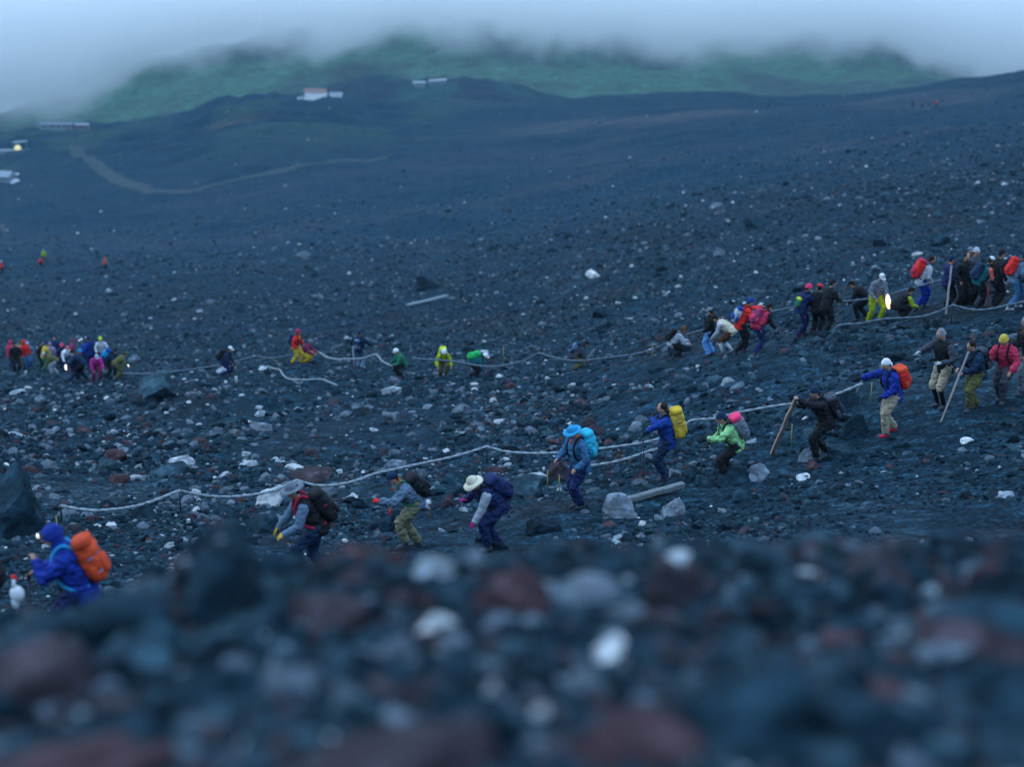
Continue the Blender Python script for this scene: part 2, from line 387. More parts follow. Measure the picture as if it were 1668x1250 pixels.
def build_cloud():
    Y0, Y1 = 1092.0, 1250.0
    m = bpy.data.materials.new('cloud_vapour'); m.use_nodes = True; t = m.node_tree; t.nodes.remove(t.nodes['Principled BSDF']); A = t.nodes.new; K = t.links.new
    g = A('ShaderNodeNewGeometry'); sx = A('ShaderNodeSeparateXYZ'); K(g.outputs['Position'], sx.inputs[0])
    X0, X1, Z0, Z1 = -700.0, 700.0, -330.0, -60.0
    line = [(-400, 235), (0, 214), (60, 208), (120, 190), (170, 158), (210, 135), (330, 104), (420, 88), (480, 84), (510, 96), (560, 78), (640, 62), (720, 58), (800, 58), (900, 66), (985, 74), (1040, 76), (1085, 92), (1120, 104), (1170, 94), (1250, 86), (1320, 92), (1400, 88), (1480, 92), (1540, 112), (1580, 150), (1668, 170), (2050, 170)]
    cr = A('ShaderNodeFloatCurve'); cv = cr.mapping.curves[0]
    pts = []
    for px, py in line:
        k = k_of_py(py + 26 * math.exp(-((px - 900) / 520) ** 2) + 2); x = X_of(px, Y0, k); pts.append(((x - X0) / (X1 - X0), (k * Y0 - Z0) / (Z1 - Z0)))
    pts = [p for p in pts if 0 <= p[0] <= 1]
    while len(cv.points) < len(pts): cv.points.new(.5, .5)
    for p, q in zip(cv.points, pts): p.location = q; p.handle_type = 'AUTO'
    cr.mapping.update()
    mr = A('ShaderNodeMapRange'); mr.inputs[1].default_value = X0; mr.inputs[2].default_value = X1; K(sx.outputs[0], mr.inputs[0]); K(mr.outputs[0], cr.inputs['Value'])
    zb = A('ShaderNodeMapRange'); zb.inputs[3].default_value = Z0; zb.inputs[4].default_value = Z1; K(cr.outputs[0], zb.inputs[0])
    n = A('ShaderNodeTexNoise'); n.inputs['Scale'].default_value = .022; n.inputs['Detail'].default_value = 5; n.inputs['Roughness'].default_value = .6; K(g.outputs['Position'], n.inputs['Vector'])
    nm = A('ShaderNodeMath'); nm.operation = 'MULTIPLY_ADD'; nm.inputs[1].default_value = 64; nm.inputs[2].default_value = -32; K(n.outputs[0], nm.inputs[0])
    a = A('ShaderNodeMath'); a.operation = 'SUBTRACT'; K(sx.outputs[2], a.inputs[0]); K(zb.outputs[0], a.inputs[1])
    b = A('ShaderNodeMath'); b.operation = 'ADD'; K(a.outputs[0], b.inputs[0]); K(nm.outputs[0], b.inputs[1])
    d = A('ShaderNodeMapRange'); d.interpolation_type = 'SMOOTHERSTEP'; d.inputs[1].default_value = -4; d.inputs[2].default_value = 24; d.inputs[3].default_value = 0.0007; d.inputs[4].default_value = .036; K(b.outputs[0], d.inputs[0])
    v = A('ShaderNodeVolumePrincipled'); v.inputs['Color'].default_value = (1, 1, 1, 1); v.inputs['Anisotropy'].default_value = .35; K(d.outputs[0], v.inputs['Density'])
    K(v.outputs[0], t.nodes['Material Output'].inputs['Volume'])
    o = link('cloud', box_mesh('cloud', X0, X1, Y0, Y1, Z0, -84)); o.data.materials.append(m)
    tag(o, kind='stuff', label='low grey-blue cloud bank hiding the tops of the green hills')
build_cloud()

# ------------------------------------------------------------------ rocks
def ico(level):
    p = (1 + 5 ** .5) / 2
    V = [(-1,p,0),(1,p,0),(-1,-p,0),(1,-p,0),(0,-1,p),(0,1,p),(0,-1,-p),(0,1,-p),(p,0,-1),(p,0,1),(-p,0,-1),(-p,0,1)]
    F = [(0,11,5),(0,5,1),(0,1,7),(0,7,10),(0,10,11),(1,5,9),(5,11,4),(11,10,2),(10,7,6),(7,1,8),(3,9,4),(3,4,2),(3,2,6),(3,6,8),(3,8,9),(4,9,5),(2,4,11),(6,2,10),(8,6,7),(9,8,1)]
    V = [Vector(v).normalized() for v in V]
    for _ in range(level):
        mid = {}; G = []
        def m(a, b):
            k = (min(a, b), max(a, b))
            if k not in mid: mid[k] = len(V); V.append(((V[a] + V[b]) / 2).normalized())
            return mid[k]
        for a, b, c in F:
            x, y, z = m(a, b), m(b, c), m(c, a); G += [(a, x, z), (b, y, x), (c, z, y), (x, y, z)]
        F = G
    return np.array(V), np.array(F)
ICO = {l: ico(l) for l in (0, 1, 2, 3)}
def rock_shape(level, seed, planes=9, rough=.06):
    """angular lava block: a ball cut by random planes, with a rough skin"""
    r = np.random.default_rng(seed); D, F = ICO[level]
    rad = np.ones(len(D)) * 1.15
    for _ in range(planes):
        n = r.normal(size=3); n /= np.linalg.norm(n); d = r.uniform(.5, .92)
        dn = D @ n
        rad = np.where(dn > .05, np.minimum(rad, d / np.maximum(dn, .05)), rad)
    if level >= 2:
        rad = rad * (1 + rough * fbm(D[:, 0] * 3 + seed, D[:, 1] * 3, D[:, 2] * 3, octv=3, seed=seed))
    else:
        rad = rad * (1 + r.uniform(-.16, .16, len(D)))
    return D * rad[:, None], F
def rand_rot(r, n):
    q = r.normal(size=(n, 4)); q /= np.linalg.norm(q, axis=1)[:, None]; w_, x, y, z = q.T
    return np.stack([np.stack([1-2*(y*y+z*z), 2*(x*y-z*w_), 2*(x*z+y*w_)], -1), np.stack([2*(x*y+z*w_), 1-2*(x*x+z*z), 2*(y*z-x*w_)], -1), np.stack([2*(x*z-y*w_), 2*(y*z+x*w_), 1-2*(x*x+y*y)], -1)], 1)
ROCKM = pmat('lava_rock', None, rough=.88, noise=.38, scale=7.0, bump=.6, bscale=30.0, attr=True, detail=8, spec=.07)
STUFF_SHAPES = {0: [rock_shape(0, 100 + i, 5) for i in range(10)], 1: [rock_shape(1, 200 + i, 8) for i in range(16)]}
def pick_cols(n, wts):
    names = list(wts); P = np.array([wts[k] for k in names], float); P /= P.sum()
    idx = RNG.choice(len(names), n, p=P); out = np.zeros((n, 3))
    for j, k in enumerate(names):
        s_ = idx == j; a = np.array(PALETTE[k]); out[s_] = a[RNG.integers(0, len(a), s_.sum())]
    return out * RNG.uniform(.75, 1.25, (n, 1))
def scatter(level, X, Y, R, C, sink=.46, flat=.75):
    n = len(X); Z = ground(X, Y); M = rand_rot(RNG, n); sh = RNG.integers(0, len(STUFF_SHAPES[level]), n)
    sc = R[:, None] * RNG.uniform(.6, 1.35, (n, 3)); Vs = []; Fs = []; Cs = []; off = 0
    for k, (D, F) in enumerate(STUFF_SHAPES[level]):
        i = np.where(sh == k)[0]
        if not len(i): continue
        P = D[None] * sc[i][:, None, :]; P = np.einsum('nij,nvj->nvi', M[i], P); P[:, :, 2] *= flat
        P += np.stack([X[i], Y[i], Z[i] + R[i] * (1 - sink * 2) * .6], -1)[:, None, :]
        nv = len(D); Vs.append(P.reshape(-1, 3)); Fs.append((F[None] + (np.arange(len(i)) * nv)[:, None, None] + off).reshape(-1, 3))
        Cs.append(np.repeat(C[i], nv, axis=0)); off += len(i) * nv
    return np.concatenate(Vs), np.concatenate(Fs), np.concatenate(Cs)
def stuff_rocks(name, parts, label):
    Vs, Fs, Cs, off = [], [], [], 0
    for V, F, C in parts: Vs.append(V); Fs.append(F + off); Cs.append(C); off += len(V)
    o = link(name, mesh_np(name, np.concatenate(Vs), np.concatenate(Fs), ROCKM, False, np.concatenate(Cs)))
    return tag(o, label=label, kind='stuff')
def logu(a, b, n): return np.exp(RNG.uniform(math.log(a), math.log(b), n))
def field(n, y0, y1, smax=.42):
    Y = logu(y0, y1, n); return RNG.uniform(-smax, smax, n) * Y, Y
WALK = [[(40,1075,16.5),(136,1068,17),(515,948,23),(672,893,27),(806,898,27),(942,828,30.3),(1082,783,32.5),(1190,785,32.5),(1338,748,33.8),(1447,708,34),(1530,664,35.3),(1640,655,34.5)],
        [(20,604,98),(168,602,92),(368,613,75),(587,604,68),(772,614,62),(938,602,60),(1097,584,54),(1207,577,50),(1305,548,48),(1424,527,47),(1541,506,46),(1660,503,46)]]
WALK = [[(spot(*q).x, spot(*q).y) for q in l] for l in WALK]
def trodden(X, Y):
    best = np.full(len(X), 1e9)
    for l in WALK:
        for (ax, ay), (bx, by) in zip(l[:-1], l[1:]):
            dx, dy = bx - ax, by - ay; t = np.clip(((X - ax) * dx + (Y - ay) * dy) / (dx * dx + dy * dy), 0, 1)
            best = np.minimum(best, np.hypot(X - ax - t * dx, Y - ay - t * dy))
    return (best < .8 + .3 * vnoise(X * 1.3, Y * 1.3, seed=8)) & (RNG.random(len(X)) < .8)
def build_gravel():
    parts = []
    # rubble right under the camera
    X, Y = field(15000, 3.0, 9.0, .42); R = np.clip(np.exp(RNG.normal(math.log(.022), .6, len(X))), .008, .065)
    parts.append(scatter(1, X, Y, R, pick_cols(len(X), dict(slate=.76, rust=.15, grey=.08, pale=.008)), sink=.3))
    # rubble round the two lines of walkers
    X, Y = field(64000, 12, 62); R = np.clip(np.exp(RNG.normal(math.log(.042), .55, len(X))), .018, .15) * np.clip(Y / 30, .6, 1.5)
    dens = fbm(X / 3.5, Y / 6, octv=3, seed=121); keep = (dens * 1.5 + RNG.uniform(-.7, .7, len(X))) > -.18
    keep &= ~trodden(X, Y)
    X, Y, R = X[keep], Y[keep], R[keep]
    C = pick_cols(len(X), dict(slate=.76, rust=.09, grey=.13, pale=.022))
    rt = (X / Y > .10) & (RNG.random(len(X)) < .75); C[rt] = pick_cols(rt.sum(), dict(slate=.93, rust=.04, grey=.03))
    big = R > .07
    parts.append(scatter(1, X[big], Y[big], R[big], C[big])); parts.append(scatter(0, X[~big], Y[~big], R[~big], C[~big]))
    # extra pale and grey clasts in the belt between the two rope lines
    X, Y = field(3600, 32, 72, .36); ok = (X / Y < .16) & ~trodden(X, Y); X, Y = X[ok], Y[ok]
    R = np.clip(np.exp(RNG.normal(math.log(.07), .55, len(X))), .03, .28)
    parts.append(scatter(1, X, Y, R, pick_cols(len(X), dict(slate=.36, grey=.47, pale=.045, rust=.12))))
    # the smoother slope above them
    X, Y = field(30000, 62, 250); R = np.clip(np.exp(RNG.normal(math.log(.10), .5, len(X))), .05, .42) * np.clip(Y / 110, .8, 1.6)
    dens = fbm(X / 10, Y / 18, octv=3, seed=131); keep = (dens + RNG.uniform(-1, 1, len(X)) - smoothstep(70, 230, Y) * 1.0) > -.1
    X, Y, R = X[keep], Y[keep], R[keep]
    parts.append(scatter(0, X, Y, R, pick_cols(len(X), dict(slate=.84, rust=.03, grey=.115, pale=.012))))
    X, Y = field(52000, 60, 480); q_ = RNG.random(len(X)) > smoothstep(math.log(95), math.log(460), np.log(Y)) * 1.0; X, Y = X[q_], Y[q_]; R = np.clip(np.exp(RNG.normal(math.log(.075), .4, len(X))), .045, .25) * np.clip(Y / 100, .8, 2.2)
    parts.append(scatter(0, X, Y, R, pick_cols(len(X), dict(slate=.84, rust=.03, grey=.115, pale=.015))))
    X, Y = field(900, 180, 620); R = logu(.12, .38, len(X)) * np.clip(Y / 300, .7, 1.4)
    parts.append(scatter(0, X, Y, R, pick_cols(len(X), dict(slate=.6, grey=.3, pale=.1))))
    stuff_rocks('gravel', parts, 'loose dark lava rubble and small stones covering the whole slope')
build_gravel()

def rock(px, py, rpx, Yh, kind, label=None, group=None, asp=(1, 1, .75), seed=None, rotz=None, name='rock', sink=.35, rgb=None, tilt=.35, planes=9, onpix=True):
    """rpx = half width in photo pixels; py = image row of its middle"""
    sd = seed if seed is not None else int(px * 7 + py * 13)
    r = np.random.default_rng(sd)
    p = spot(px, py + rpx * asp[2] * .6, Yh) if onpix else Vector((px, py, gz(px, py)))
    R = rpx * (p.y * CT - p.z * ST) / F_PX if onpix else rpx
    V, F = rock_shape(3, sd, planes, .07)
    M = np.array(Matrix.Rotation(r.uniform(0, 6.28) if rotz is None else rotz, 3, 'Z') @ Matrix.Rotation(r.uniform(-tilt, tilt), 3, 'X') @ Matrix.Rotation(r.uniform(-tilt, tilt), 3, 'Y'))
    V = (V * np.array(asp) * R) @ M.T
    V = V + .035 * R * fbm(V[:, 0] / R * 4, V[:, 1] / R * 4, V[:, 2] / R * 4, octv=3, seed=sd)[:, None]
    a = PALETTE[kind] if rgb is None else [rgb]
    c0 = np.array(a[int(r.integers(0, len(a)))])
    n_ = fbm(V[:, 0] / R * 2.2 + sd, V[:, 1] / R * 2.2, V[:, 2] / R * 2.2, octv=4, seed=sd)[:, None]
    C = c0 * (1 + .35 * n_); C = np.clip(C + (n_ > .45) * c0 * .5, 0, .8)
    o = link(name, mesh_np(name, V, F, ROCKM, False, C), loc=p + Vector((0, 0, R * asp[2] * (1 - 2 * sink))))
    return tag(o, label, 'rock', group)
MANUAL = [
 # px, py, r, Y, kind, asp, label
 (990,1056,36,5.0,'pale',(1,1,1),'round chalky white stone, the brightest in the blurred foreground'),
 (942,1120,52,4.7,'grey',(1,.9,.8),'pale blue-grey wedge of rock just below the round white foreground stone'),
 (804,1122,20,4.7,'pale',(.8,.8,1.1),'small bright white stone left of the pale wedge in the foreground'),
 (585,1112,21,4.7,'pale',(1,.9,.8),'small bluish white stone touching the left of the brick-red foreground rock'),
 (655,1118,48,4.7,'rust',(1.1,.9,.7),'brick-red rock in the middle of the blurred foreground between two white stones'),
 (712,1018,36,5.3,'pale',(1,.9,.8),'light mauve-grey stone above the brick-red foreground rock'),
 (640,1065,42,5.0,'grey',(.9,.9,.9),'smooth grey block directly behind the brick-red foreground rock'),
 (775,1088,48,4.9,'grey',(1.3,.6,.4),'long flat pale grey slab leaning right in the middle foreground'),
 (1470,1036,17,5.2,'pale',(.7,.7,1.5),'tall narrow pale stone standing in the dark right foreground'),
 (1540,1184,13,4.2,'pale',(.6,.6,1.4),'thin white splinter of rock near the bottom right corner'),
 (1494,1150,13,4.3,'pale',(1,.9,.8),'small pale stone above the white splinter at bottom right'),
 (1208,956,15,6.0,'pale',(.9,.9,1),'small pale round stone below the reddish outcrop, right of centre foreground'),
 (1030,1012,36,5.3,'grey',(1.3,.7,.45),'flat grey sliver lying above the round white foreground stone'),
 (268,1182,24,4.3,'grey',(1,.9,.6),'small grey stone low in the left foreground, leftmost of three in a row'),
 (405,1182,20,4.3,'grey',(1,.9,.6),'small grey stone low in the left foreground, middle of three in a row'),
 (536,1180,20,4.3,'grey',(1,.9,.6),'small greenish grey stone low in the foreground, rightmost of three in a row'),
 (640,938,20,6.0,'pale',(1,.9,.7),'small beige stone on the crest of the blurred foreground bank'),
 (1108,948,66,6.0,'rust',(.8,.8,1.2),'reddish outcrop standing on the foreground crest right of centre'),
 (350,945,72,5.9,'slate',(.9,.8,1.2),'tall dark rounded rock rising above the foreground crest at left'),
 (610,1215,200,3.9,'rust',(1.1,.8,.45),'broad dusky red boulder filling the bottom centre of the picture'),
 (1030,1195,120,4.0,'rust',(1.1,.8,.5),'dusky red boulder at the bottom, right of the broad red one'),
 (1230,1160,150,4.3,'slate',(1,.8,.5),'large smooth blue-black boulder in the right of centre foreground'),
 (100,1235,130,3.9,'rust',(1.2,.8,.45),'dark red-brown boulder in the bottom left corner'),
 (520,985,80,5.6,'rust',(1,.8,.7),'brown lump of rock right of the tall dark rounded rock on the crest'),
 (820,965,75,5.8,'rust',(.9,.8,.8),'brown-grey boulder on the crest below the walker in the cream sun hat'),
 (1262,1010,62,5.4,'slate',(1,.8,.8),'greenish slate boulder in the right of centre foreground below the crest'),
 (480,1110,60,4.8,'grey',(.8,.8,.8),'dull grey upright block left of the brick-red foreground rock'),
 (190,1010,75,5.5,'slate',(1,.9,.7),'purple-grey rock on the crest below the hooded walker'),
 (1080,1085,60,4.9,'slate',(1.2,.7,.4),'blue-grey slab lying right of the round white foreground stone'),
 (1350,1050,45,5.1,'rust',(1.1,.6,.5),'narrow brown rock slanting across the right foreground'),
 (295,752,21,38,'pale',(1,.9,.8),'cream white block standing on the rubble behind the left rope'),
 (270,766,26,37,'pale',(1.4,.7,.15),'thin cream slab lying at the foot of the cream white block'),
 (402,738,8,39,'pale',(1,.9,.9),'small pure white jagged stone right of the cream white block'),
 (636,678,20,48,'grey',(1,.8,.9),'large light grey angular block in the belt between the ropes'),
 (600,666,14,50,'grey',(1,.9,.9),'pale topped stone just left of the large light grey angular block'),
 (638,635,18,60,'pale',(1.2,.9,.4),'flat pale slab below the green jacketed walker with a white cap'),
 (752,668,18,52,'grey',(1.1,.8,.6),'light grey stone with a white upright tip between the ropes'),
 (1003,826,36,30,'grey',(1,.8,.75),'big light grey angular rock right of the walker with the cyan pack'),
 (1094,826,22,30,'grey',(.9,.8,1.1),'pointed blue-grey rock right of the big light grey angular rock'),
 (966,446,13,130,'pale',(1.2,.8,.7),'lone white boulder on the smooth dark slope'),
 (493,416,13,190,'grey',(1.1,.9,.7),'rounded grey boulder high on the left of the smooth slope'),
 (862,796,36,34,'slate',(1.1,.9,.7),'round smooth slate boulder behind the cream hatted walker'),
 (440,812,28,32,'pale',(1.1,.8,.7),'pale yellowish boulder behind the head of the blurred walker in black'),
 (18,812,80,25,'slate',(1,.8,1.2),'huge dark wet-looking boulder at the left edge beside the hooded walker'),
 (508,778,44,37,'rust',(1.4,.8,.30),'low dull red-brown mound behind the near rope, right of the pale yellowish boulder'),
 (1392,692,28,38,'slate',(1,.8,.9),'dome shaped slate boulder between the staff carrier and the white capped walker'),
 (1326,757,15,33,'rust',(1,.8,.8),'red-brown stone below the walker in black'),
 (1308,776,13,32,'pale',(1.3,.8,.5),'oblong pale stone below the red-brown stone'),
 (1572,717,10,32,'pale',(1.3,.8,.6),'oblong cream stone alone on the dark slope at right'),
 (1095,768,15,34,'grey',(.8,.8,1),'tan-grey stone at the heels of the walker with the yellow pack'),
 (242,646,15,84,'rust',(1,.9,1),'red-brown block leaning on the big dark overhanging boulder'),
 (190,742,18,39,'rust',(1.3,.8,.7),'dark red-brown boulder left of the cream white block'),
 (366,602,14,78,'pale',(1.3,.8,.45),'pale mushroom shaped stone beside the crouching walker in white cap and yellow mask'),
 (425,672,11,52,'pale',(1,.8,.9),'dull yellowish pentagonal stone between the ropes at left'),
 (465,668,8,54,'grey',(1,.8,1),'grey stone right of the dull yellowish pentagonal stone'),
 (345,706,16,44,'grey',(1.5,.7,.5),'oblong light grey stone above the cream white block'),
 (1230,362,24,170,'slate',(1.1,.8,.6),'dark blocky boulder high on the right slope'),
 (1172,338,15,190,'grey',(1.1,.8,.6),'light topped boulder above the dark blocky boulder high on the right'),
 (1528,392,20,90,'slate',(1.1,.8,.7),'rounded slate boulder above the crowded upper path'),
 (975,508,20,95,'slate',(1.1,.8,.6),'dark boulder alone above the middle rope'),
 (700,462,22,130,'slate',(1.2,.8,.5),'dark boulder just above the fallen grey plank'),
 (905,765,24,36,'rust',(1,.9,1.1),'brown boulder left of the walker with the cyan pack'),
 (1070,600,14,52,'slate',(1.1,.8,.6),'dark stone below the crouching grey walker on the middle rope'),
 (430,710,12,43,'slate',(1.1,.8,.6),'dark stone above the blurred walker in grey sleeves'),
 (1062,797,17,29.6,'slate',(1,.8,.9),'dark rough rock in front of the middle of the pale timber'),
 (1192,772,34,31.6,'slate',(1.2,.7,.7),'slate boulder hiding the feet of the light green walker'),
 (1146,782,22,31.6,'slate',(1.1,.8,.7),'small dark boulder left of the one hiding the light green walker'),
 (1238,770,24,32.0,'grey',(1.1,.8,.7),'grey rock right of the boulder hiding the light green walker'),
 (1325,738,26,33.2,'grey',(1.2,.8,.6),'blue-grey rock at the feet of the walker in black'),
 (1362,733,24,33.4,'slate',(1.1,.8,.8),'dark rock under the right side of the walker in black'),
]
LANDMARKS = [(990,1056,'the round chalky white stone'),(942,1120,'the pale blue-grey wedge'),(804,1122,'the small white stone'),(655,1118,'the brick-red rock'),(712,1018,'the light mauve stone'),
 (640,1065,'the smooth grey block'),(775,1088,'the flat leaning slab'),(1470,1036,'the tall narrow pale stone'),(1540,1184,'the white splinter'),(1208,956,'the pale stone under the outcrop'),(268,1182,'the leftmost small grey stone'),
 (405,1182,'the middle small grey stone'),(536,1180,'the rightmost small grey stone'),(640,938,'the beige crest stone'),(1108,948,'the reddish crest outcrop'),(345,965,'the tall dark crest rock'),(610,1215,'the broad dusky red boulder'),
 (1030,1195,'the smaller dusky red boulder'),(1230,1160,'the large blue-black boulder'),(100,1235,'the red-brown corner boulder'),(820,965,'the brown-grey crest boulder'),(1262,1010,'the greenish slate boulder'),(190,1010,'the purple-grey crest rock'),(1350,1050,'the narrow brown rock')]
LANDMARKS2 = [(295,752,'the cream white block'),(636,678,'the large light grey block'),(638,635,'the flat pale slab'),(1003,826,'the big grey angular rock'),(966,446,'the lone white boulder'),(493,416,'the rounded grey boulder'),(862,796,'the round slate boulder'),
 (20,812,'the huge left edge boulder'),(512,778,'the rust-red mound'),(1392,692,'the dome shaped boulder'),(1572,717,'the oblong cream stone'),(262,642,'the dark overhanging boulder'),(700,492,'the fallen grey plank'),(1230,362,'the dark blocky boulder'),
 (1097,560,'the crouching grey walker'),(1440,490,'the walker with the torch'),(365,600,'the walker with a yellow mask'),(165,590,'the far left crowd'),(772,600,'the three green walkers')]
SIDES = ['right of', 'above and right of', 'above', 'above and left of', 'left of', 'below and left of', 'below', 'below and right of']
def place_labels(items, marks, near, tail):
    # items: dicts with px, py, R, k -> label and group; look-alikes at the same mark are told apart by size
    from collections import defaultdict
    G = defaultdict(list)
    for it in items:
        d = [((it['px'] - a) ** 2 + (it['py'] - b) ** 2, a, b, n) for a, b, n in marks]; dd, a, b, n = min(d)
        side = SIDES[int(round(math.atan2(b - it['py'], it['px'] - a) / (math.pi / 4))) % 8]
        dist = math.sqrt(dd); rel = 'just ' if dist < near else ('' if dist < near * 2.2 else 'well ')
        ax, ay, az = it['asp']; shp = 'flat' if az < .62 else ('long' if ax > 1.12 else 'blocky'); G[((it['k'], 0, shp), rel + side, n)].append(it)
    for (k, sd_, n), L_ in G.items():
        L_.sort(key=lambda q: -q['R'])
        words = {1: [''], 2: ['larger ', 'smaller '], 3: ['largest ', 'medium ', 'smallest ']}.get(len(L_), [''] * len(L_))
        for w_, it in zip(words, L_):
            it['label'] = f"{w_}{k[0]} {k[2]} {tail} {sd_} {n}"; it['group'] = f"{k[0]} {tail}s"
def build_rocks():
    for px, py, r, Yh, kind, asp, lab in MANUAL:
        rock(px, py, r, Yh, kind, lab, None, asp)
    # the big overhanging boulder
    rock(262, 642, 44, 84, 'slate', 'big dark overhanging boulder on the left between the two rope lines', None, (1, .8, .5), seed=5, sink=.2)
    names = {'slate': 'dark slate', 'rust': 'rust-brown', 'grey': 'grey', 'pale': 'pale'}
    keys = list(names)
    # blurred foreground pile
    placed = []; tries = 0; items = []
    while len(placed) < 165 and tries < 6000:
        tries += 1
        Y = float(logu(3.5, 7.6, 1)[0]); s = RNG.uniform(-.37, .37); R = float(np.clip(np.exp(RNG.normal(math.log(.125), .42)), .045, .27))
        if s > .15: R *= .8
        if Y > 5.3: R = min(R, .115)
        X = s * Y
        if any((X - a) ** 2 + (Y - b) ** 2 < (.52 * (R + c)) ** 2 for a, b, c in placed): continue
        px, py = px_of(X, Y, gz(X, Y))
        rp = R * F_PX / Y; cy_ = py - rp * .45
        if any(math.hypot(px - m[0], cy_ - m[1]) < m[2] * .85 + rp * .8 and Y < m[3] + 1.2 for m in MANUAL if m[3] < 7 and m[2] < 70): continue
        if any(math.hypot(px - m[0], cy_ - m[1]) < m[2] * .6 + rp * .4 for m in MANUAL if m[3] < 7): continue
        placed.append((X, Y, R))
        items.append(dict(X=X, Y=Y, R=R, px=px, py=py - 40 * R / .1, k=keys[RNG.choice(4, p=[.66, .22, .11, .01])], asp=(RNG.uniform(.85, 1.3), RNG.uniform(.7, 1), RNG.uniform(.5, .9))))
    for it in items: it['kk'] = it['k']; it['k'] = names[it['k']]
    place_labels(items, LANDMARKS, 75, 'foreground rock')
    more = []
    for i in range(68):
        Y = float(logu(26, 120, 1)[0]); s = RNG.uniform(-.34, .34); X = s * Y
        R = float(np.clip(np.exp(RNG.normal(math.log(.25), .3)), .17, .48)) * (1 if Y < 50 else 1.25)
        k = keys[RNG.choice(4, p=[.68, .09, .21, .02])]
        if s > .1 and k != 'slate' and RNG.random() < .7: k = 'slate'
        px, py = px_of(X, Y, gz(X, Y))
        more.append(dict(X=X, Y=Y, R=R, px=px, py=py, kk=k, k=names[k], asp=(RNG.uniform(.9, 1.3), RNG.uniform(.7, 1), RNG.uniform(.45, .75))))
    place_labels(more, LANDMARKS2, 70, 'slope boulder')
    for it in items + more:
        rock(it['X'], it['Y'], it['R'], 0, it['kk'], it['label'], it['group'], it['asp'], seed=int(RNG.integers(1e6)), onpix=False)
build_rocks()

# ------------------------------------------------------------------ ropes, stakes, planks
def sweep(path, rad, seg=8, twist=0.0, lobes=0, lobe_amp=0.0, cap=True):
    """tube along a polyline; rad = number or list of (r) or (ra, rb)"""
    P = [Vector(p) for p in path]; n = len(P)
    rad = [rad] * n if not isinstance(rad, (list, tuple)) else list(rad)
    V = []; F = []; up = None; dist = 0
    for i, p in enumerate(P):
        d = (P[min(i + 1, n - 1)] - P[max(i - 1, 0)]).normalized()
        if up is None: up = d.orthogonal().normalized()
        up = (up - d * up.dot(d)).normalized(); sd = d.cross(up)
        if i: dist += (p - P[i - 1]).length
        ra, rb = (rad[i], rad[i]) if not isinstance(rad[i], tuple) else rad[i]
        for j in range(seg):
            a = 2 * math.pi * j / seg
            q = 1 + lobe_amp * math.cos(lobes * a - twist * dist) if lobes else 1
            V.append(p + up * (math.cos(a) * ra * q) + sd * (math.sin(a) * rb * q))
    for i in range(n - 1):
        for j in range(seg):
            a, b = i * seg + j, i * seg + (j + 1) % seg
            F.append((a, b, b + seg, a + seg))
    if cap:
        V.append(P[0]); V.append(P[-1]); c0, c1 = len(V) - 2, len(V) - 1
        for j in range(seg):
            b = (j + 1) % seg
            F.append((c0, b, j, j)); F.append((c1, (n-1)*seg + j, (n-1)*seg + b, (n-1)*seg + b))
    return V, F
def mesh_py(name, parts, mat, smooth=True):
    V = []; F = []
    for v, f in parts:
        o = len(V); V += [tuple(x) for x in v]; F += [tuple(dict.fromkeys(i + o for i in q)) for q in f]
    me = bpy.data.meshes.new(name); me.from_pydata(V, [], F); me.update()
    me.polygons.foreach_set('use_smooth', [smooth] * len(me.polygons)); me.materials.append(mat); return me
def bar(a, b, w_, h, up=(0, 0, 1)):
    a, b = Vector(a), Vector(b); d = (b - a).normalized(); u = Vector(up); u = (u - d * u.dot(d)).normalized(); s_ = d.cross(u)
    V = [p + s_ * (x * w_ / 2) + u * (y * h / 2) for p in (a, b) for x, y in ((-1, -1), (1, -1), (1, 1), (-1, 1))]
    return V, [(0, 1, 2, 3), (7, 6, 5, 4), (0, 4, 5, 1), (1, 5, 6, 2), (2, 6, 7, 3), (3, 7, 4, 0)]
ROPEM = pmat('rope_fibre', (.24, .29, .33), rough=.9, noise=.2, scale=30)
ROPEM2 = pmat('rope_fibre_grey', (.10, .14, .18), rough=.9, noise=.2, scale=30)
POSTM = pmat('rusty_iron', (.045, .05, .06), rough=.6, noise=.3, scale=30, metal=.5)
YELM = pmat('yellow_paint', (.26, .25, .08), rough=.6, noise=.2, scale=20)
WOODM = pmat('weathered_timber', (.30, .27, .26), rough=.85, noise=.3, scale=9, bump=.4, bscale=40)
PALEW = pmat('pale_timber', (.15, .17, .19), rough=.85, noise=.25, scale=9, bump=.4, bscale=40)
def make_rope(pts, label, mat=ROPEM, r=.032, n=16, step=.05, clr=.3, cusps=()):
    W_ = []
    for a, b, d in pts:
        d = d * (.93 if d > 60 else 1); q = ray(a, b, d)
        for _ in range(40):
            if q.z - gz(q.x, q.y) > clr: break
            d *= .985; q = ray(a, b, d)
        W_.append((a, b, d))
    for _ in range(3):      # keep the line running smoothly in plan between its ends
        for i in range(1, len(W_) - 1): W_[i] = (W_[i][0], W_[i][1], min(W_[i][2], (W_[i-1][2] + 2*W_[i][2] + W_[i+1][2]) / 4))
    C = []; seg_ = []      # the rope hangs from each stake in its own curve, so it has a kink there
    for q in W_:
        seg_.append(ray(*q))
        if q[0] in cusps: C += catmull(seg_, n)[:-1]; seg_ = [ray(*q)]
    C += catmull(seg_, n) if len(seg_) > 1 else seg_
    # resample evenly so that the twist of the strands stays even
    Q = [C[0]]; acc = 0
    for a, b in zip(C[:-1], C[1:]):
        l = (b - a).length
        m = max(1, int(l / step))
        for k in range(1, m + 1): Q.append(a.lerp(b, k / m))
    v, f = sweep(Q, r, 9, twist=22, lobes=3, lobe_amp=.30)
    return tag(link('rope', mesh_py('rope', [(v, f)], mat)), label, 'rope', None)
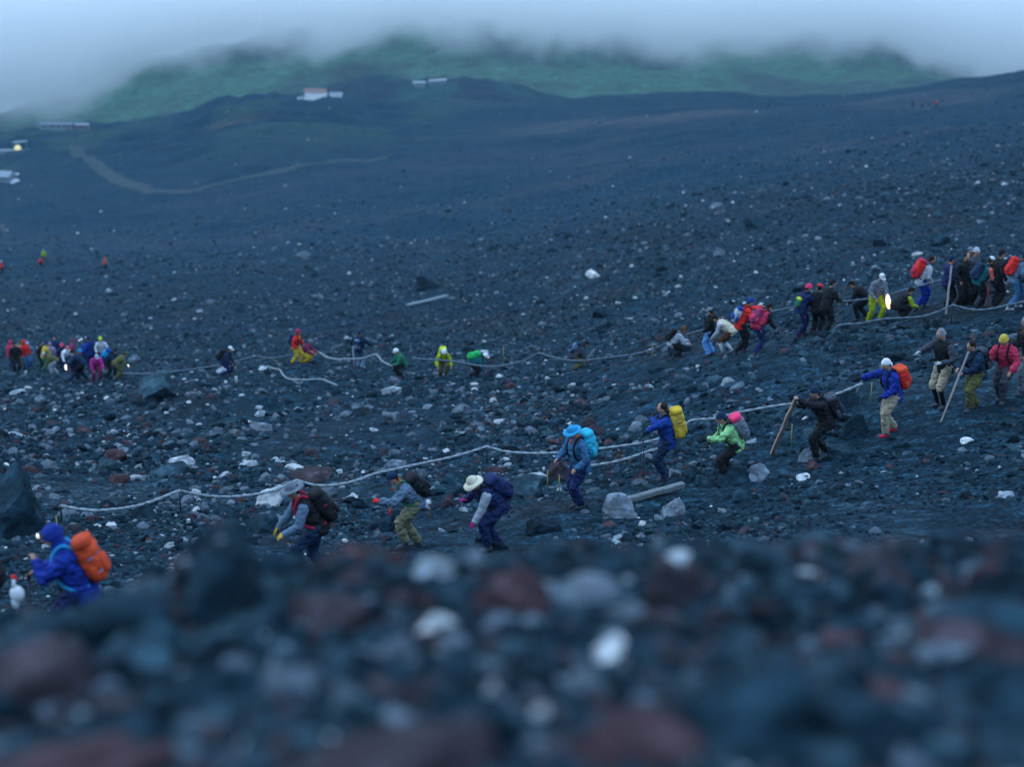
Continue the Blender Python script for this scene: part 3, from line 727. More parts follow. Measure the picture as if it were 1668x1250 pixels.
make_rope([(98,824,30.5),(130,830,30.8),(170,832,31),(230,823,32),(292,800,33),(320,806,33.4),(360,810,33.7),(400,808,34),(445,800,34.7),(483,783,35.5),(515,791,35.8),(550,790,36),(585,782,36.3),(612,772,37),(680,757,38),(740,744,38.5),(793,728,39),(825,736,39),(870,739,39),(920,737,39),(980,731,39),(1055,720,39.3),(1100,704,40),(1125,686,41),(1160,683,41.5),(1200,673,42),(1260,662,42),(1310,655,41.5),(1360,643,41),(1405,625,40)],
          'thick pale twisted rope running behind the nearest line of walkers', r=.030, cusps=(292, 483, 793, 1160))
make_rope([(962,759,35.5),(990,755,35.6),(1020,748,35.8),(1055,736,36),(1085,728,36.3)], 'short second strand of pale rope between the cyan pack and the yellow pack walkers', r=.028)
make_rope([(200,609,98),(235,609,95),(280,606,90),(340,598,86),(372,592,84),(415,581,80),(430,583,79),(450,583,78),(475,578,77)], 'thin grey rope from the far left crowd to the walker in red hood', ROPEM2, .04, 10, .12)
make_rope([(520,574,74),(530,580,73.5),(545,585,73),(565,585,72),(590,584,71.5),(612,578,71),(622,588,70.5),(636,596,70)], 'thin grey rope held by the navy walker with outstretched arms', ROPEM, .036, 10, .12)
make_rope([(672,584,68),(700,586,67.5),(740,589,67),(780,596,66),(812,597,65),(850,589,64.5),(878,575,64),(905,583,63.5),(940,588,62.5),(990,583,61),(1030,578,60),(1060,571,59)], 'grey rope sagging along the middle path behind the green walkers', ROPEM2, .036, 10, .12, cusps=(878,))
make_rope([(1060,571,59),(1085,560,58),(1120,545,57),(1160,534,56),(1220,517,54),(1280,503,53),(1330,494,52),(1390,490,51),(1440,482,50.5),(1490,468,50),(1540,455,50)], 'taut grey rope climbing right behind the upper line of walkers', ROPEM2, .034, 10, .12)
make_rope([(1356,540,46),(1368,530,46),(1400,527,46),(1440,520,46),(1500,516,46),(1530,507,46),(1552,497,46),(1580,504,46),(1610,504,46),(1650,495,46),(1690,488,46)], 'dim grey rope along the near edge of the upper path at right', ROPEM2, .030, 10, .12, cusps=(1552, 1650))
make_rope([(435,597,76),(447,601,75.8),(456,603,75.5),(461,611,75),(469,617,74.5),(478,619,74.3),(484,624,74),(492,624,74),(490,619,74),(480,619,74),(500,619,74),(522,618,73.5),(535,622,73),(549,628,72.6)], 'loose bright rope end curled on the rubble below the walker in red hood', ROPEM, .034, 10, .12, clr=.07)
def stake(px, py, Yr, label, mat=POSTM, r=.018, lean=(0, 0), top=.02, group=None, name='rope_stake', extra=None):
    Yr = Yr * (.93 if Yr > 60 else 1); t_ = ray(px, py, Yr)
    for _ in range(40):
        if t_.z - gz(t_.x, t_.y) > .32: break
        Yr *= .985; t_ = ray(px, py, Yr)
    g = gz(t_.x, t_.y); b = Vector((t_.x + lean[0], t_.y + lean[1], gz(t_.x + lean[0], t_.y + lean[1]) - .1))
    rt = empty(name, (b.x, b.y, b.z + .1), label, 'stake', group)
    T = t_ - b; T.z = max(T.z, .3)
    link('shaft', mesh_py('shaft', [sweep([Vector((0, 0, -.1)), Vector((T.x * .5, T.y * .5, T.z * .5 - .05)), Vector((T.x, T.y, T.z - .1 + top + .06))], [r, r, r * .9], 6)], mat), rt)
    cv = [Vector((T.x + .05 * math.cos(a), T.y, T.z - .1 + .05 * math.sin(a))) for a in np.linspace(0, 2 * math.pi, 11)]
    if mat is POSTM: link('rope_loop', mesh_py('rope_loop', [sweep(cv, .010, 5, cap=False)], mat), rt)
    return rt
for px, py, Y, lab in [(292,799,33,'thin dark stake holding the near rope left of the blurred walker in black'),(483,782,35.5,'thin dark stake holding the near rope above the blurred walker in black'),
                       (793,727,39,'dark stake at the high point of the near rope, above the cream sun hat'),(98,822,30.5,'stake at the left end of the near rope, behind the hooded walker'),
                       (878,573,64,'thin stake at the peak of the middle rope'),(1552,496,46,'stake on the dim rope under the crowd at upper right'),(1660,493,46,'stake on the dim rope nearest the right edge'),(1160,681,41.5,'stake holding the near rope behind the light green walker')]:
    stake(px, py, Y, lab)
for px, py, Y, lab in [(892,772,34,'left of a pair of thin yellow stakes beside the brown boulder'),(911,780,34,'right of a pair of thin yellow stakes beside the brown boulder'),(1290,697,38,'thin yellow stake under the big wooden staff'),(1063,568,59,'thin yellow stake left of the crouching grey walker'),(92,848,24,'short yellow stake behind the head of the hooded walker'),(820,566,75,'thin yellowish stick leaning on the rubble above the middle rope'),(1420,628,40,'yellow tape end hanging by the knee of the white capped walker'),(441,585,78,'slanting yellow stake where the rope crosses left of the red hooded walker')]:
    stake(px, py, Y, lab, YELM, .013 if Y < 50 else .02, lean=((.5 if px == 441 else 0), 0))
def timber(name, a, b, w_, h, mat, label, cat, segs=6, jig=.012):
    a, b = Vector(a), Vector(b); pts = [a.lerp(b, i / segs) + Vector((random.uniform(-jig, jig), random.uniform(-jig, jig), random.uniform(-jig, jig))) for i in range(segs + 1)]
    d = (b - a).normalized(); V = []; F = []
    up = Vector((0, 0, 1)); up = (up - d * up.dot(d)).normalized(); s_ = d.cross(up)
    prof = [(-1, -.7), (-.7, -1), (.7, -1), (1, -.7), (1, .7), (.7, 1), (-.7, 1), (-1, .7)]
    for p in pts:
        for x, y in prof: V.append(p + s_ * (x * w_ / 2) + up * (y * h / 2))
    for i in range(segs):
        for j in range(8): F.append((i*8+j, i*8+(j+1)%8, i*8+8+(j+1)%8, i*8+8+j))
    F.append(tuple(range(7, -1, -1))); F.append(tuple(segs*8 + j for j in range(8)))
    c = (a + b) / 2; me = mesh_py(name, [([v - c for v in V], F)], mat, False)
    return tag(link(name, me, loc=c), label, cat)
a, b = spot(664, 500, 120), spot(728, 489, 122)
timber('plank', a + Vector((0, 0, .15)), b + Vector((0, 0, .35)), .35, .14, pmat('grey_board', (.16, .22, .26), noise=.2), 'long grey plank lying alone on the smooth dark slope', 'plank')
a, b = ray(1025, 801, 30.2), ray(1112, 782, 31.2)
a.z = gz(a.x, a.y) + .12; b.z = gz(b.x, b.y) + .16
timber('log', a, b, .14, .12, PALEW, 'pale square timber lying on the rubble below the walker with the yellow pack', 'timber')
# a white plastic marker tube near the foreground crest, and one farther up
def marker(px, py, Yh, r, h, label):
    p = spot(px, py, Yh); rt = empty('marker_tube', p, label, 'marker')
    link('tube', mesh_py('tube', [sweep([Vector((0,0,-.05)), Vector((0,0,h*.9)), Vector((0,0,h))], [r, r, r*.8], 12)], pmat('white_plastic', (.48,.52,.58), rough=.4, noise=.06)), rt)
    link('cap', mesh_py('cap', [sweep([Vector((0,0,h)), Vector((0,0,h+.03)), Vector((0,0,h+.04))], [r*1.05, r*1.05, r*.5], 12)], pmat('white_plastic_cap', (.42,.46,.52), rough=.4)), rt)
marker(308, 862, 28.5, .038, .17, 'short white tube sticking out of the rubble left of the blurred walker in black')
marker(385, 624, 76, .06, .25, 'tiny white tube standing right of the pale mushroom shaped stone')

# ------------------------------------------------------------------ huts far down the slope
WH = pmat('white_sheet_metal', (.85, .87, .88), rough=.6, noise=.08, scale=1); RF = pmat('rusty_roof', (.22, .14, .13), rough=.8, noise=.3, scale=1)
GRW = pmat('grey_cladding', (.20, .25, .30), rough=.8, noise=.2, scale=1); DKW = pmat('dark_window', (.02, .03, .04), rough=.2)
def boxm(x0, x1, y0, y1, z0, z1):
    V = [Vector((x, y, z)) for x in (x0, x1) for y in (y0, y1) for z in (z0, z1)]
    return V, [(0,1,3,2), (4,6,7,5), (0,4,5,1), (2,3,7,6), (0,2,6,4), (1,5,7,3)]
def hut(px, py, Yh, w_, d, h, label, wallm, roofm, rz=0, name='mountain_hut', windows=3, roof_h=1.2, door=True, fence=0):
    p = spot(px, py, Yh, .8, 1.25); p.z += 2.0 if Yh > 600 else 0; rt = empty(name, p, label, 'hut', None, rz)
    link('wall', mesh_py('wall', [boxm(-w_/2, w_/2, 0, d, -4.5, h)], wallm, False), rt)
    ov = .35; V = [Vector(v) for v in ((-w_/2-ov, -ov, h), (w_/2+ov, -ov, h), (w_/2+ov, d+ov, h), (-w_/2-ov, d+ov, h), (-w_/2-ov, d/2, h+roof_h), (w_/2+ov, d/2, h+roof_h))]
    roof = link('roof', mesh_py('roof', [(V, [(0,1,5,4), (2,3,4,5), (0,4,3), (1,2,5), (3,2,1,0)])], roofm, False), rt)
    for i in range(windows):
        x = -w_/2 + (i + .7) * w_ / (windows + .6)
        link('window', mesh_py('window', [boxm(x-.45, x+.45, -.06, .05, h*.4, h*.75)], DKW, False), rt)
    if door: link('door', mesh_py('door', [boxm(w_/2-1.6, w_/2-.7, -.05, .05, 0, h*.75)], pmat('door_paint', (.10,.12,.14)), False), rt)
    return rt, p
hut(513, 169, 690, 8.6, 5, 3.0, 'bright white mountain hut with rusty roof on the far dark ridge', WH, RF, rz=-.08, windows=0, roof_h=1.2, door=False)
hut(548, 168, 700, 5.0, 4, 1.9, 'small low white shed right of the bright white far hut', WH, GRW, rz=.15, windows=0, roof_h=.6, door=False)
for i, (px, py) in enumerate([(486, 165), (491, 164), (496, 165)]):
    p = spot(px, py, 700, .8, 1.2)
    tag(link('fence_post', mesh_py('fence_post', [sweep([Vector((0,0,-1)), Vector((.1,0,2.0))], .22, 6)], WH), loc=p), ['leftmost', 'middle', 'rightmost'][i] + ' of three pale posts left of the bright white far hut', 'post')
# little white-roofed buildings on the wooded lava ridge
def ridge_hut(px, py, Y, w_, h, label, rz, roof_h=.6, wm=GRW, rm=pmat('dull_white_roof', (.28, .32, .36))):
    p = ray(px, py, Y); rt = empty('mountain_hut', p, label, 'hut', None, rz)
    link('wall', mesh_py('wall', [boxm(-w_/2, w_/2, 0, 4, -4, h)], wm, False), rt)
    V = [Vector(v) for v in ((-w_/2-.3, -.4, h), (w_/2+.3, -.4, h), (w_/2+.3, 4.4, h), (-w_/2-.3, 4.4, h), (-w_/2-.3, 2, h+roof_h), (w_/2+.3, 2, h+roof_h))]
    link('roof', mesh_py('roof', [(V, [(0,1,5,4), (2,3,4,5), (0,4,3), (1,2,5), (3,2,1,0)])], rm, False), rt)
ridge_hut(683, 137, 902, 6.5, .9, 'low white roofed building on the wooded ridge, left of two', .1)
ridge_hut(714, 133, 915, 9.5, .7, 'long low white roofed building on the wooded ridge, right of two', .35)
hut(92, 217, 735, 13.5, 5, 1.7, 'long pale grey building on the far left skyline by the cloud', GRW, pmat('pale_roof', (.12,.16,.20), noise=.1), rz=.0, windows=4, roof_h=.7)
hut(128, 218, 720, 8.5, 4, 1.9, 'mauve walled building adjoining the long grey one on the left skyline', pmat('mauve_wall', (.19,.17,.22)), GRW, rz=.0, windows=2, roof_h=.5)
# terrace with a lit tent at the left edge
p = spot(22, 251, 560, .8, 1.25); rt = empty('terrace', p, 'pale stone terrace wall at the left edge under the lit yellow tent', 'terrace')
link('retaining_wall', mesh_py('retaining_wall', [boxm(-6, 5, 0, 3, -1.5, .9)], pmat('terrace_stone', (.20,.24,.29), noise=.3, scale=2), False), rt)
link('coping', mesh_py('coping', [boxm(-6.2, 5.2, -.15, 3.1, .9, 1.1)], pmat('terrace_coping', (.18,.22,.26), noise=.2, scale=2), False), rt)
tm = pmat('lit_tent_fabric', (.8,.7,.3)); tb = tm.node_tree.nodes['Principled BSDF']; tb.inputs['Emission Color'].default_value = (1, .8, .4, 1); tb.inputs['Emission Strength'].default_value = .55
tent = empty('tent', (p.x + 1.2, p.y + 1.5, p.z + 1.1), 'small lit yellow tent glowing on the terrace at the left edge', 'tent')
V = [Vector((math.cos(a)*r_, math.sin(a)*r_*.7, z)) for r_, z in ((1.15, 0), (1.1, .8), (.7, 1.5), (.1, 1.8)) for a in np.linspace(0, 2*math.pi, 13)[:-1]]
link('tent_shell', mesh_py('tent_shell', [(V, [(i*12+j, i*12+(j+1)%12, i*12+12+(j+1)%12, i*12+12+j) for i in range(3) for j in range(12)] + [tuple(36 + j for j in range(12))])], tm), tent)
link('awning', mesh_py('awning', [bar((-1.8, .9, 2.5), (3.0, .9, 2.9), 2.6, .1), bar((-1.6, .9, 0), (-1.6, .9, 2.5), .1, .1, (0,1,0)), bar((2.8, .9, 0), (2.8, .9, 2.85), .1, .1, (0,1,0))], GRW, False), tent)
# hut roof and white sacks below it
hut(-2, 297, 400, 6.0, 4, 1.6, 'grey hut with sloping slab roof cut by the left edge', GRW, pmat('slab_roof', (.24,.29,.35), noise=.2), rz=-.2, windows=1, roof_h=1.3, door=False)
SACK = pmat('white_sack', (.55, .60, .66), rough=.8, noise=.1, scale=2)
def superell(a, b, c, e=.45, nu=14, nv=8, bend=0):
    V = []; F = []
    f = lambda v: math.copysign(abs(v) ** e, v)
    for i in range(nv + 1):
        ph = -math.pi/2 + math.pi * i / nv
        for j in range(nu):
            th = 2 * math.pi * j / nu
            V.append(Vector((a * f(math.cos(ph)) * f(math.cos(th)), b * f(math.cos(ph)) * f(math.sin(th)), c * f(math.sin(ph)))))
    for i in range(nv):
        for j in range(nu): F.append((i*nu+j, i*nu+(j+1)%nu, (i+1)*nu+(j+1)%nu, (i+1)*nu+j))
    return V, F
for i, (px, py, r_) in enumerate([(13, 287, .95), (20, 292, .8), (27, 286, .75), (26, 297, 1.0), (21, 299, .7)]):
    p = spot(px, py, 400, .8, 1.25)
    tag(link('sack', mesh_py('sack', [superell(r_, r_*.7, r_*.5, .7)], SACK), loc=p + Vector((0, 0, r_*.4))),
        ['leftmost white sack of the pile below the slab roofed hut', 'white sack in the middle of the pile below the slab roofed hut', 'upper right white sack of the pile below the slab roofed hut', 'lower right and largest white sack of the pile below the slab roofed hut', 'lowest small white sack of the pile below the slab roofed hut'][i], 'sack')
# trail sign
p = spot(8, 384, 245, .85, 1.2); rt = empty('trail_sign', p, 'two-board white trail sign on a post at the left edge', 'sign')
link('post', mesh_py('post', [sweep([Vector((.15,0,-.3)), Vector((-.25,0,2.75))], .07, 7)], WOODM), rt)
link('board', mesh_py('board', [boxm(-1.2, .55, -.06, .06, 2.35, 2.75)], PALEW, False), rt); link('board', mesh_py('board', [boxm(-1.2, .55, -.061, .06, 1.75, 2.1)], PALEW, False), rt)
# thin dark stakes with cord by the far trail
p = spot(184, 440, 205, .85, 1.2); tag(link('rope_stake', mesh_py('rope_stake', [sweep([Vector((0,0,-.2)), Vector((-.5,0,1.1))], .05, 6)], PALEW), loc=p), 'pale leaning stake right of the far walker in orange', 'stake')

# ------------------------------------------------------------------ people
PENDING = []      # objects whose pieces are fused into one skin at the end: (object, voxel size, fold depth)
MATC = {}
COLR = dict(black=(.012,.014,.018), navy=(.012,.022,.085), darkblue=(.010,.030,.070), blue=(.010,.045,.25), royal=(.010,.032,.25), sky=(.02,.26,.50), cyan=(.03,.38,.55), teal=(.01,.10,.12), steel=(.10,.16,.24),
 grey=(.14,.17,.21), dgrey=(.05,.06,.08), lgrey=(.34,.38,.44), white=(.72,.74,.78), cream=(.62,.56,.44), beige=(.34,.30,.22), khaki=(.17,.17,.11), red=(.62,.025,.022), orange=(.58,.065,.022), salmon=(.65,.12,.10), crimson=(.45,.02,.06),
 pink=(.80,.05,.16), rose=(.50,.035,.085), magenta=(.42,.03,.22), plum=(.20,.03,.10), yellow=(.60,.40,.035), mustard=(.55,.38,.06), lime=(.50,.62,.04), ygreen=(.32,.42,.02), lgreen=(.24,.50,.22), green=(.02,.38,.10), dgreen=(.02,.14,.08), olive=(.10,.10,.04), brown=(.12,.06,.03), jeans=(.04,.13,.26), ltblue=(.12,.30,.62), lilac=(.30,.28,.45), tan=(.30,.20,.11), hatgrey=(.20,.20,.24))
def cmat(c, kind='cloth'):
    if (c, kind) in MATC: return MATC[(c, kind)]
    rgb = COLR[c]
    m = pmat(f'{c}_{kind}', rgb, rough=.75 if kind == 'cloth' else .5, noise=.34, scale=5, bump=.5 if kind == 'cloth' else 0, bscale=26, detail=7)
    MATC[(c, kind)] = m; return m
SKIN = pmat('skin', (.42, .24, .17), rough=.6, noise=.08, scale=12)
HAIRM = pmat('dark_hair', (.014, .012, .013), rough=.6, noise=.3, scale=60)
EYEM = pmat('eye_dark', (.02, .02, .02), rough=.2)
LAMP = pmat('lamp_glow', (1, 1, 1)); b_ = LAMP.node_tree.nodes['Principled BSDF']; b_.inputs['Emission Color'].default_value = (1, .93, .75, 1); b_.inputs['Emission Strength'].default_value = 1.5
LAMPW = pmat('torch_glow', (1, 1, 1)); b_ = LAMPW.node_tree.nodes['Principled BSDF']; b_.inputs['Emission Color'].default_value = (1, .55, .25, 1); b_.inputs['Emission Strength'].default_value = 3.0
LAMPB = pmat('lamp_casing', (.02, .02, .025), rough=.4)

def ell(p, a, b, c, M=None, nu=14, nv=9):
    V, F = superell(a, b, c, 1.0, nu, nv)
    if M is not None: V = [M @ v for v in V]
    return [v + Vector(p) for v in V], F
def ell_part(p, a, b, c, M, lo=-.2, hi=1.0, nu=18, nv=9, rim=0, e=1.0):
    """upper part of an ellipsoid (a hat crown), from height lo to hi of its own radius, closed"""
    V = []; F = []; p = Vector(p)
    t0, t1 = math.asin(lo), math.asin(hi)
    for i in range(nv + 1):
        ph = t0 + (t1 - t0) * i / nv
        for j in range(nu):
            th = 2 * math.pi * j / nu; V.append(p + M @ Vector((a * math.cos(ph) * math.cos(th), b * math.cos(ph) * math.sin(th), c * math.sin(ph))))
    for i in range(nv):
        for j in range(nu): F.append((i*nu+j, i*nu+(j+1)%nu, (i+1)*nu+(j+1)%nu, (i+1)*nu+j))
    F.append(tuple(range(nu - 1, -1, -1)))
    return V, F
def brim(p, M, r0x, r0y, r1, drop, front_only=False, n=28, thick=.006, wav=.0):
    V = []; F = []; p = Vector(p)
    for j in range(n):
        th = 2 * math.pi * j / n
        ext = r1
        if front_only: ext = r1 * max(0.0, math.cos(th)) ** .6 if math.cos(th) > 0 else 0.0
        for k, (u, dz) in enumerate(((0, 0), (.5, -.35), (1, -1))):
            e_ = ext * u
            V.append(p + M @ Vector(((r0x + e_) * math.cos(th), (r0y + e_ * (1 if not front_only else .25)) * math.sin(th), drop * dz * (1 + wav * math.sin(3 * th)) * (ext / r1 if r1 else 0))))
            V.append(V[-1] - M @ Vector((0, 0, thick)))
    for j in range(n):
        a, b = j * 6, ((j + 1) % n) * 6
        for k in (0, 2): F += [(a+k, a+k+2, b+k+2, b+k), (a+k+1, b+k+1, b+k+3, a+k+3)]
        F.append((a+4, a+5, b+5, b+4)); F.append((a, b, b+1, a+1))
    return V, F
def ik(a, c, l1, l2, hint):
    a, c, hint = Vector(a), Vector(c), Vector(hint); d = c - a; L_ = min(max(d.length, .08), (l1 + l2) * .995)
    d = d.normalized(); c = a + d * L_
    x = (l1*l1 - l2*l2 + L_*L_) / (2 * L_); h = math.sqrt(max(l1*l1 - x*x, 0))
    u = hint - d * hint.dot(d); u = u.normalized() if u.length > 1e-5 else d.orthogonal().normalized()
    return a + d * x + u * h, c
def hand_parts(wr, direction, curl, palm_n, side, s=1.0):
    d = Vector(direction).normalized(); n = Vector(palm_n); n = (n - d * n.dot(d)); n = n.normalized() if n.length > 1e-4 else d.orthogonal().normalized(); t = d.cross(n) * side
    P = [sweep([wr - d*.02, wr + d*.03, wr + d*.075, wr + d*.092], [(.020, .026), (.016, .036), (.014, .041), (.010, .036)], 10)]
    # sweep's own frame decides which way is broad, so the palm is an ellipsoid set by hand
    M = Matrix((d, t, n)).transposed(); P = [ell(wr + d*.045, .054, .041, .018, M, 12, 7)]
    for k, (off, ln) in enumerate(((-.030, .068), (-.010, .078), (.010, .073), (.029, .058))):
        b = wr + d*.085 + t*off; pts = [b]; ang = 0
        for q in range(3):
            ang += curl * (.5 + .35 * q); pts.append(pts[-1] + (d * math.cos(ang) + n * math.sin(ang)) * ln * (.42, .32, .26)[q])
        P.append(sweep(pts, [.0095, .009, .0082, .006], 6))
    tb = wr + d*.022 - t*.034
    P.append(sweep([tb, tb - t*.026 + d*.024 + n*.006, tb - t*.030 + d*.050 + n*.018, tb - t*.024 + d*.068 + n*.028], [.013, .011, .0095, .007], 6))
    return P
POSES = {
 # lean (deg), pelvis height, feet (x, y) left/right with lift, hands relative to the shoulder line centre (forward, side, down)
 'walk':  dict(lean=14, pel=.935, fl=(.20, .10, .0), fr=(-.22, -.10, .0), hl=(.18, .25, -.44), hr=(.06, -.26, -.48)),
 'stand': dict(lean=6, pel=.95, fl=(.04, .11, 0), fr=(-.05, -.11, 0), hl=(.14, .25, -.48), hr=(.12, -.25, -.48)),
 'poles': dict(lean=22, pel=.92, fl=(.24, .10, .05), fr=(-.20, -.10, 0), hl=(.38, .24, -.32), hr=(.34, -.26, -.36)),
 'climb': dict(lean=42, pel=.90, fl=(.30, .11, .12), fr=(-.20, -.11, 0), hl=(.34, .22, -.42), hr=(.22, -.24, -.46)),
 'bend':  dict(lean=66, pel=.88, fl=(.26, .12, .08), fr=(-.16, -.12, 0), hl=(.30, .15, -.44), hr=(.02, -.24, -.50)),
 'stoop': dict(lean=56, pel=.84, fl=(.22, .13, .08), fr=(-.18, -.13, 0), hl=(.22, .22, -.47), hr=(.18, -.22, -.47)),
 'crouch': dict(lean=38, pel=.46, fl=(.26, .14, .05), fr=(.02, -.14, 0), hl=(.34, .18, -.34), hr=(.34, -.18, -.34)),
 'sit':   dict(lean=12, pel=.30, fl=(.52, .12, 0), fr=(.46, -.12, 0), hl=(.30, .18, -.34), hr=(.30, -.18, -.34)),
}
PEOPLE = []
def person(px, py, Yh, yaw, label, pose='walk', H=1.68, jacket='navy', sleeve=None, trousers='black', hat=None, hatc='black', hair=True, boots='dgrey', glove=None, hood=None, legs=None,
           headp=0, heady=0, hl=None, hr=None, lamp=False, shorts=False, stripe=None, sleeve_side=0, scarf=None, mask=None, collar=None, lod=None, lean=None, pel=None, group='hikers climbing the scree', at=None, dz=0, bib=None, skirt=0.0):
    H *= 1.05; Yh = Yh * (.93 if Yh > 45 and Yh < 112 else 1)
    base = at if at is not None else spot(px, py, Yh)
    D = POSES[pose]; k = H / 1.70
    rz = math.radians(yaw); R = Matrix.Rotation(rz, 3, 'Z')
    big = base.y < 45
    vox = .0125 if base.y < 22 else (.016 if big else (.024 if base.y < 75 else .034))
    dz = dz - (.09 if big else .05)
    root = empty('person', base + Vector((0, 0, dz)), label, 'person', group, rz)
    lean_ = math.radians(D['lean'] if lean is None else lean); ph = (D['pel'] if pel is None else pel) * k
    def gzl(x, y):   # ground height under a local point, relative to the root
        q = R @ Vector((x, y, 0)); return max(-.35, min(.35, gz(base.x + q.x, base.y + q.y) - base.z)) - dz
    feet = []
    for s_, f in ((1, D['fl']), (-1, D['fr'])):
        x, y, l = f[0] * k * .78, f[1] * k, f[2] * k
        feet.append(Vector((x, y, gzl(x, y) + l * .5)))
    # feet must be in reach of the hips
    P0 = Vector((-.02 - .10 * math.sin(lean_), 0, ph + (feet[0].z + feet[1].z) / 2 - .02))
    for f in feet: f.z = min(f.z, P0.z - .30)
    low = min(f.z for f in feet)
    if P0.z - low > .955 * k: P0.z = low + .955 * k
    T = Matrix.Rotation(lean_, 3, 'Y')       # torso frame: x forward, z along the spine
    neck = P0 + T @ Vector((0, 0, .52 * k))
    sh = P0 + T @ Vector((0, 0, .45 * k))
    hp = math.radians(headp) + lean_ * .62
    HM = Matrix.Rotation(math.radians(heady), 3, 'Z') @ Matrix.Rotation(hp, 3, 'Y')
    head = neck + T @ Vector((.01, 0, .035 * k)) + HM @ Vector((.02, 0, .13 * k))
    body = []; jk = []; tr = []
    # head
    hr_ = k * 1.06
    body.append(ell(head, .094*hr_, .076*hr_, .115*hr_, HM, 16, 12)); body.append(ell(head + HM @ Vector((.030, 0, -.062)), .060, .054, .058, HM))
    body.append(sweep([head + HM @ Vector((.094, 0, .022)), head + HM @ Vector((.112, 0, -.012)), head + HM @ Vector((.098, 0, -.026))], [.009, .014, .010], 6))   # nose
    body.append(ell(head + HM @ Vector((.080, 0, .036)), .018, .050, .012, HM, 10, 6))     # brow
    body.append(ell(head + HM @ Vector((.088, 0, -.052)), .012, .026, .010, HM, 10, 6))    # lips
    for s_ in (1, -1): body.append(ell(head + HM @ Vector((-.005, s_ * .080, -.005)), .022, .012, .034, HM, 8, 6))
    body.append(sweep([sh + T @ Vector((0, 0, .0)), neck, head + HM @ Vector((-.015, 0, -.05))], [.062, .056, .055], 10))
    body.append(sweep([P0 - T @ Vector((0, 0, .06)), P0 + T @ Vector((0, 0, .2)), sh, neck - T @ Vector((0, 0, .03))], [(.10, .14), (.09, .12), (.10, .15), (.05, .06)], 10))
    # torso of the jacket: an oval tube, broad across the shoulders
    TL = Matrix.Rotation(lean_ * .25, 3, 'Y')
    def oval(z, rx, ry, x=0): return [P0 + (T if z > -.06 else TL) @ Vector((x + rx * 1.14 * math.cos(a), 1.12 * ry * math.sin(a), z)) for a in np.linspace(0, 2 * math.pi, 17)[:-1]]
    BK = 1.14
    rings = [oval(-(.16 if lean_ < .45 else .11)*k - skirt, .145, .190, -.01 if lean_ < .45 else .02), oval(-.05*k, .150, .190), oval(.12*k, .140, .172), oval(.28*k, .150, .195, .01), oval(.40*k, .140, .215, .005), oval(.48*k, .100, .160), oval(.54*k, .068, .075, .01)]
    V = [v for r_ in rings for v in r_]; F = [(i*16+j, i*16+(j+1)%16, (i+1)*16+(j+1)%16, (i+1)*16+j) for i in range(len(rings)-1) for j in range(16)]
    F += [tuple(range(15, -1, -1)), tuple((len(rings)-1)*16 + j for j in range(16))]
    jk.append((V, F)); sl_ = []
    hands = []
    for s_, dk, ov in ((1, 'hl', hl), (-1, 'hr', hr)):
        h = ov if ov is not None else D[dk]
        S0 = P0 + T @ Vector((0, s_ * .185 * k, .43 * k)); tgt = Vector((sh.x + h[0] * k, h[1] * k, sh.z + h[2] * k))
        el, wr = ik(S0, tgt, .285 * k, .255 * k, Vector((-.75, s_ * .75, -.45)))
        sl = sl_ if sleeve and sleeve_side in (0, s_) else jk
        sl.append(sweep([S0 - T @ Vector((0, s_*.05, 0)), S0, S0.lerp(el, .5), el, el.lerp(wr, .5), wr], [.070, .088, .080, .068, .062, .050], 10))
        body.append(sweep([S0, el, wr], [.045, .038, .028], 8))
        fd = (wr - el).normalized(); pn = Vector((fd.z, 0, -fd.x)) if abs(fd.x) + abs(fd.z) > .2 else Vector((0, 0, -1))
        if pn.z > 0: pn = -pn
        hands.append((wr, fd, pn, s_))
        hp_ = hand_parts(wr, fd, .75, pn + Vector((0, -s_ * .5, 0)), s_)
        if glove is None: body += hp_
        else: link('glove', mesh_py('glove', hp_ + [sweep([wr - fd*.03, wr + fd*.02], [.036, .030], 8)], cmat(glove)), root); body += [sweep([wr, wr + fd*.03], [.024, .02], 6)]
    knees = []
    for s_, f in ((1, feet[0]), (-1, feet[1])):
        hipj = P0 + Vector((0, s_ * .095 * k, -.03)); an = f + Vector((-.03, 0, .085))
        kn, an2 = ik(hipj, an, .455 * k, .45 * k, Vector((1, s_ * .12, .1)))
        knees.append((kn, an2, hipj))
        body.append(sweep([hipj, kn, an2], [.075, .052, .036], 8))
        q = an2.lerp(kn, .55) if shorts else an2
        if shorts: tr.append(sweep([hipj + Vector((0, 0, .05)), hipj.lerp(kn, .5), kn, kn.lerp(an2, .12)], [.112, .105, .088, .092], 12))
        else: tr.append(sweep([hipj + Vector((0, 0, .05)), hipj.lerp(kn, .5), kn, kn.lerp(an2, .5), an2 + Vector((0, 0, .02))], [.122, .112, .088, .082, .076], 12))
        if shorts and legs: 
            o = link('legging', mesh_py('legging', [sweep([hipj.lerp(kn, .7), kn, kn.lerp(an2, .35), an2], [.062, .056, .056, .042], 10)], cmat(legs)), root)
        # boot
        toe = Vector((1, s_ * .15, 0)).normalized(); bz = Vector((0, 0, 1)); a0 = an2 - Vector((0, 0, .055))
        bM = Matrix((toe, Vector((0, 0, 1)).cross(toe), Vector((0, 0, 1)))).transposed()
        V, F = superell(.145, .052, .042, .7, 12, 7); bt = [([bM @ v + a0 + toe * .055 for v in V], F), sweep([a0 + Vector((0,0,.0)), an2 + Vector((0, 0, .07))], [.052, .050], 10)]
        bo = link('boot', mesh_py('boot', bt, cmat(boots, 'leather')), root); bo['_v'] = 1; PENDING.append((bo, vox, 0))
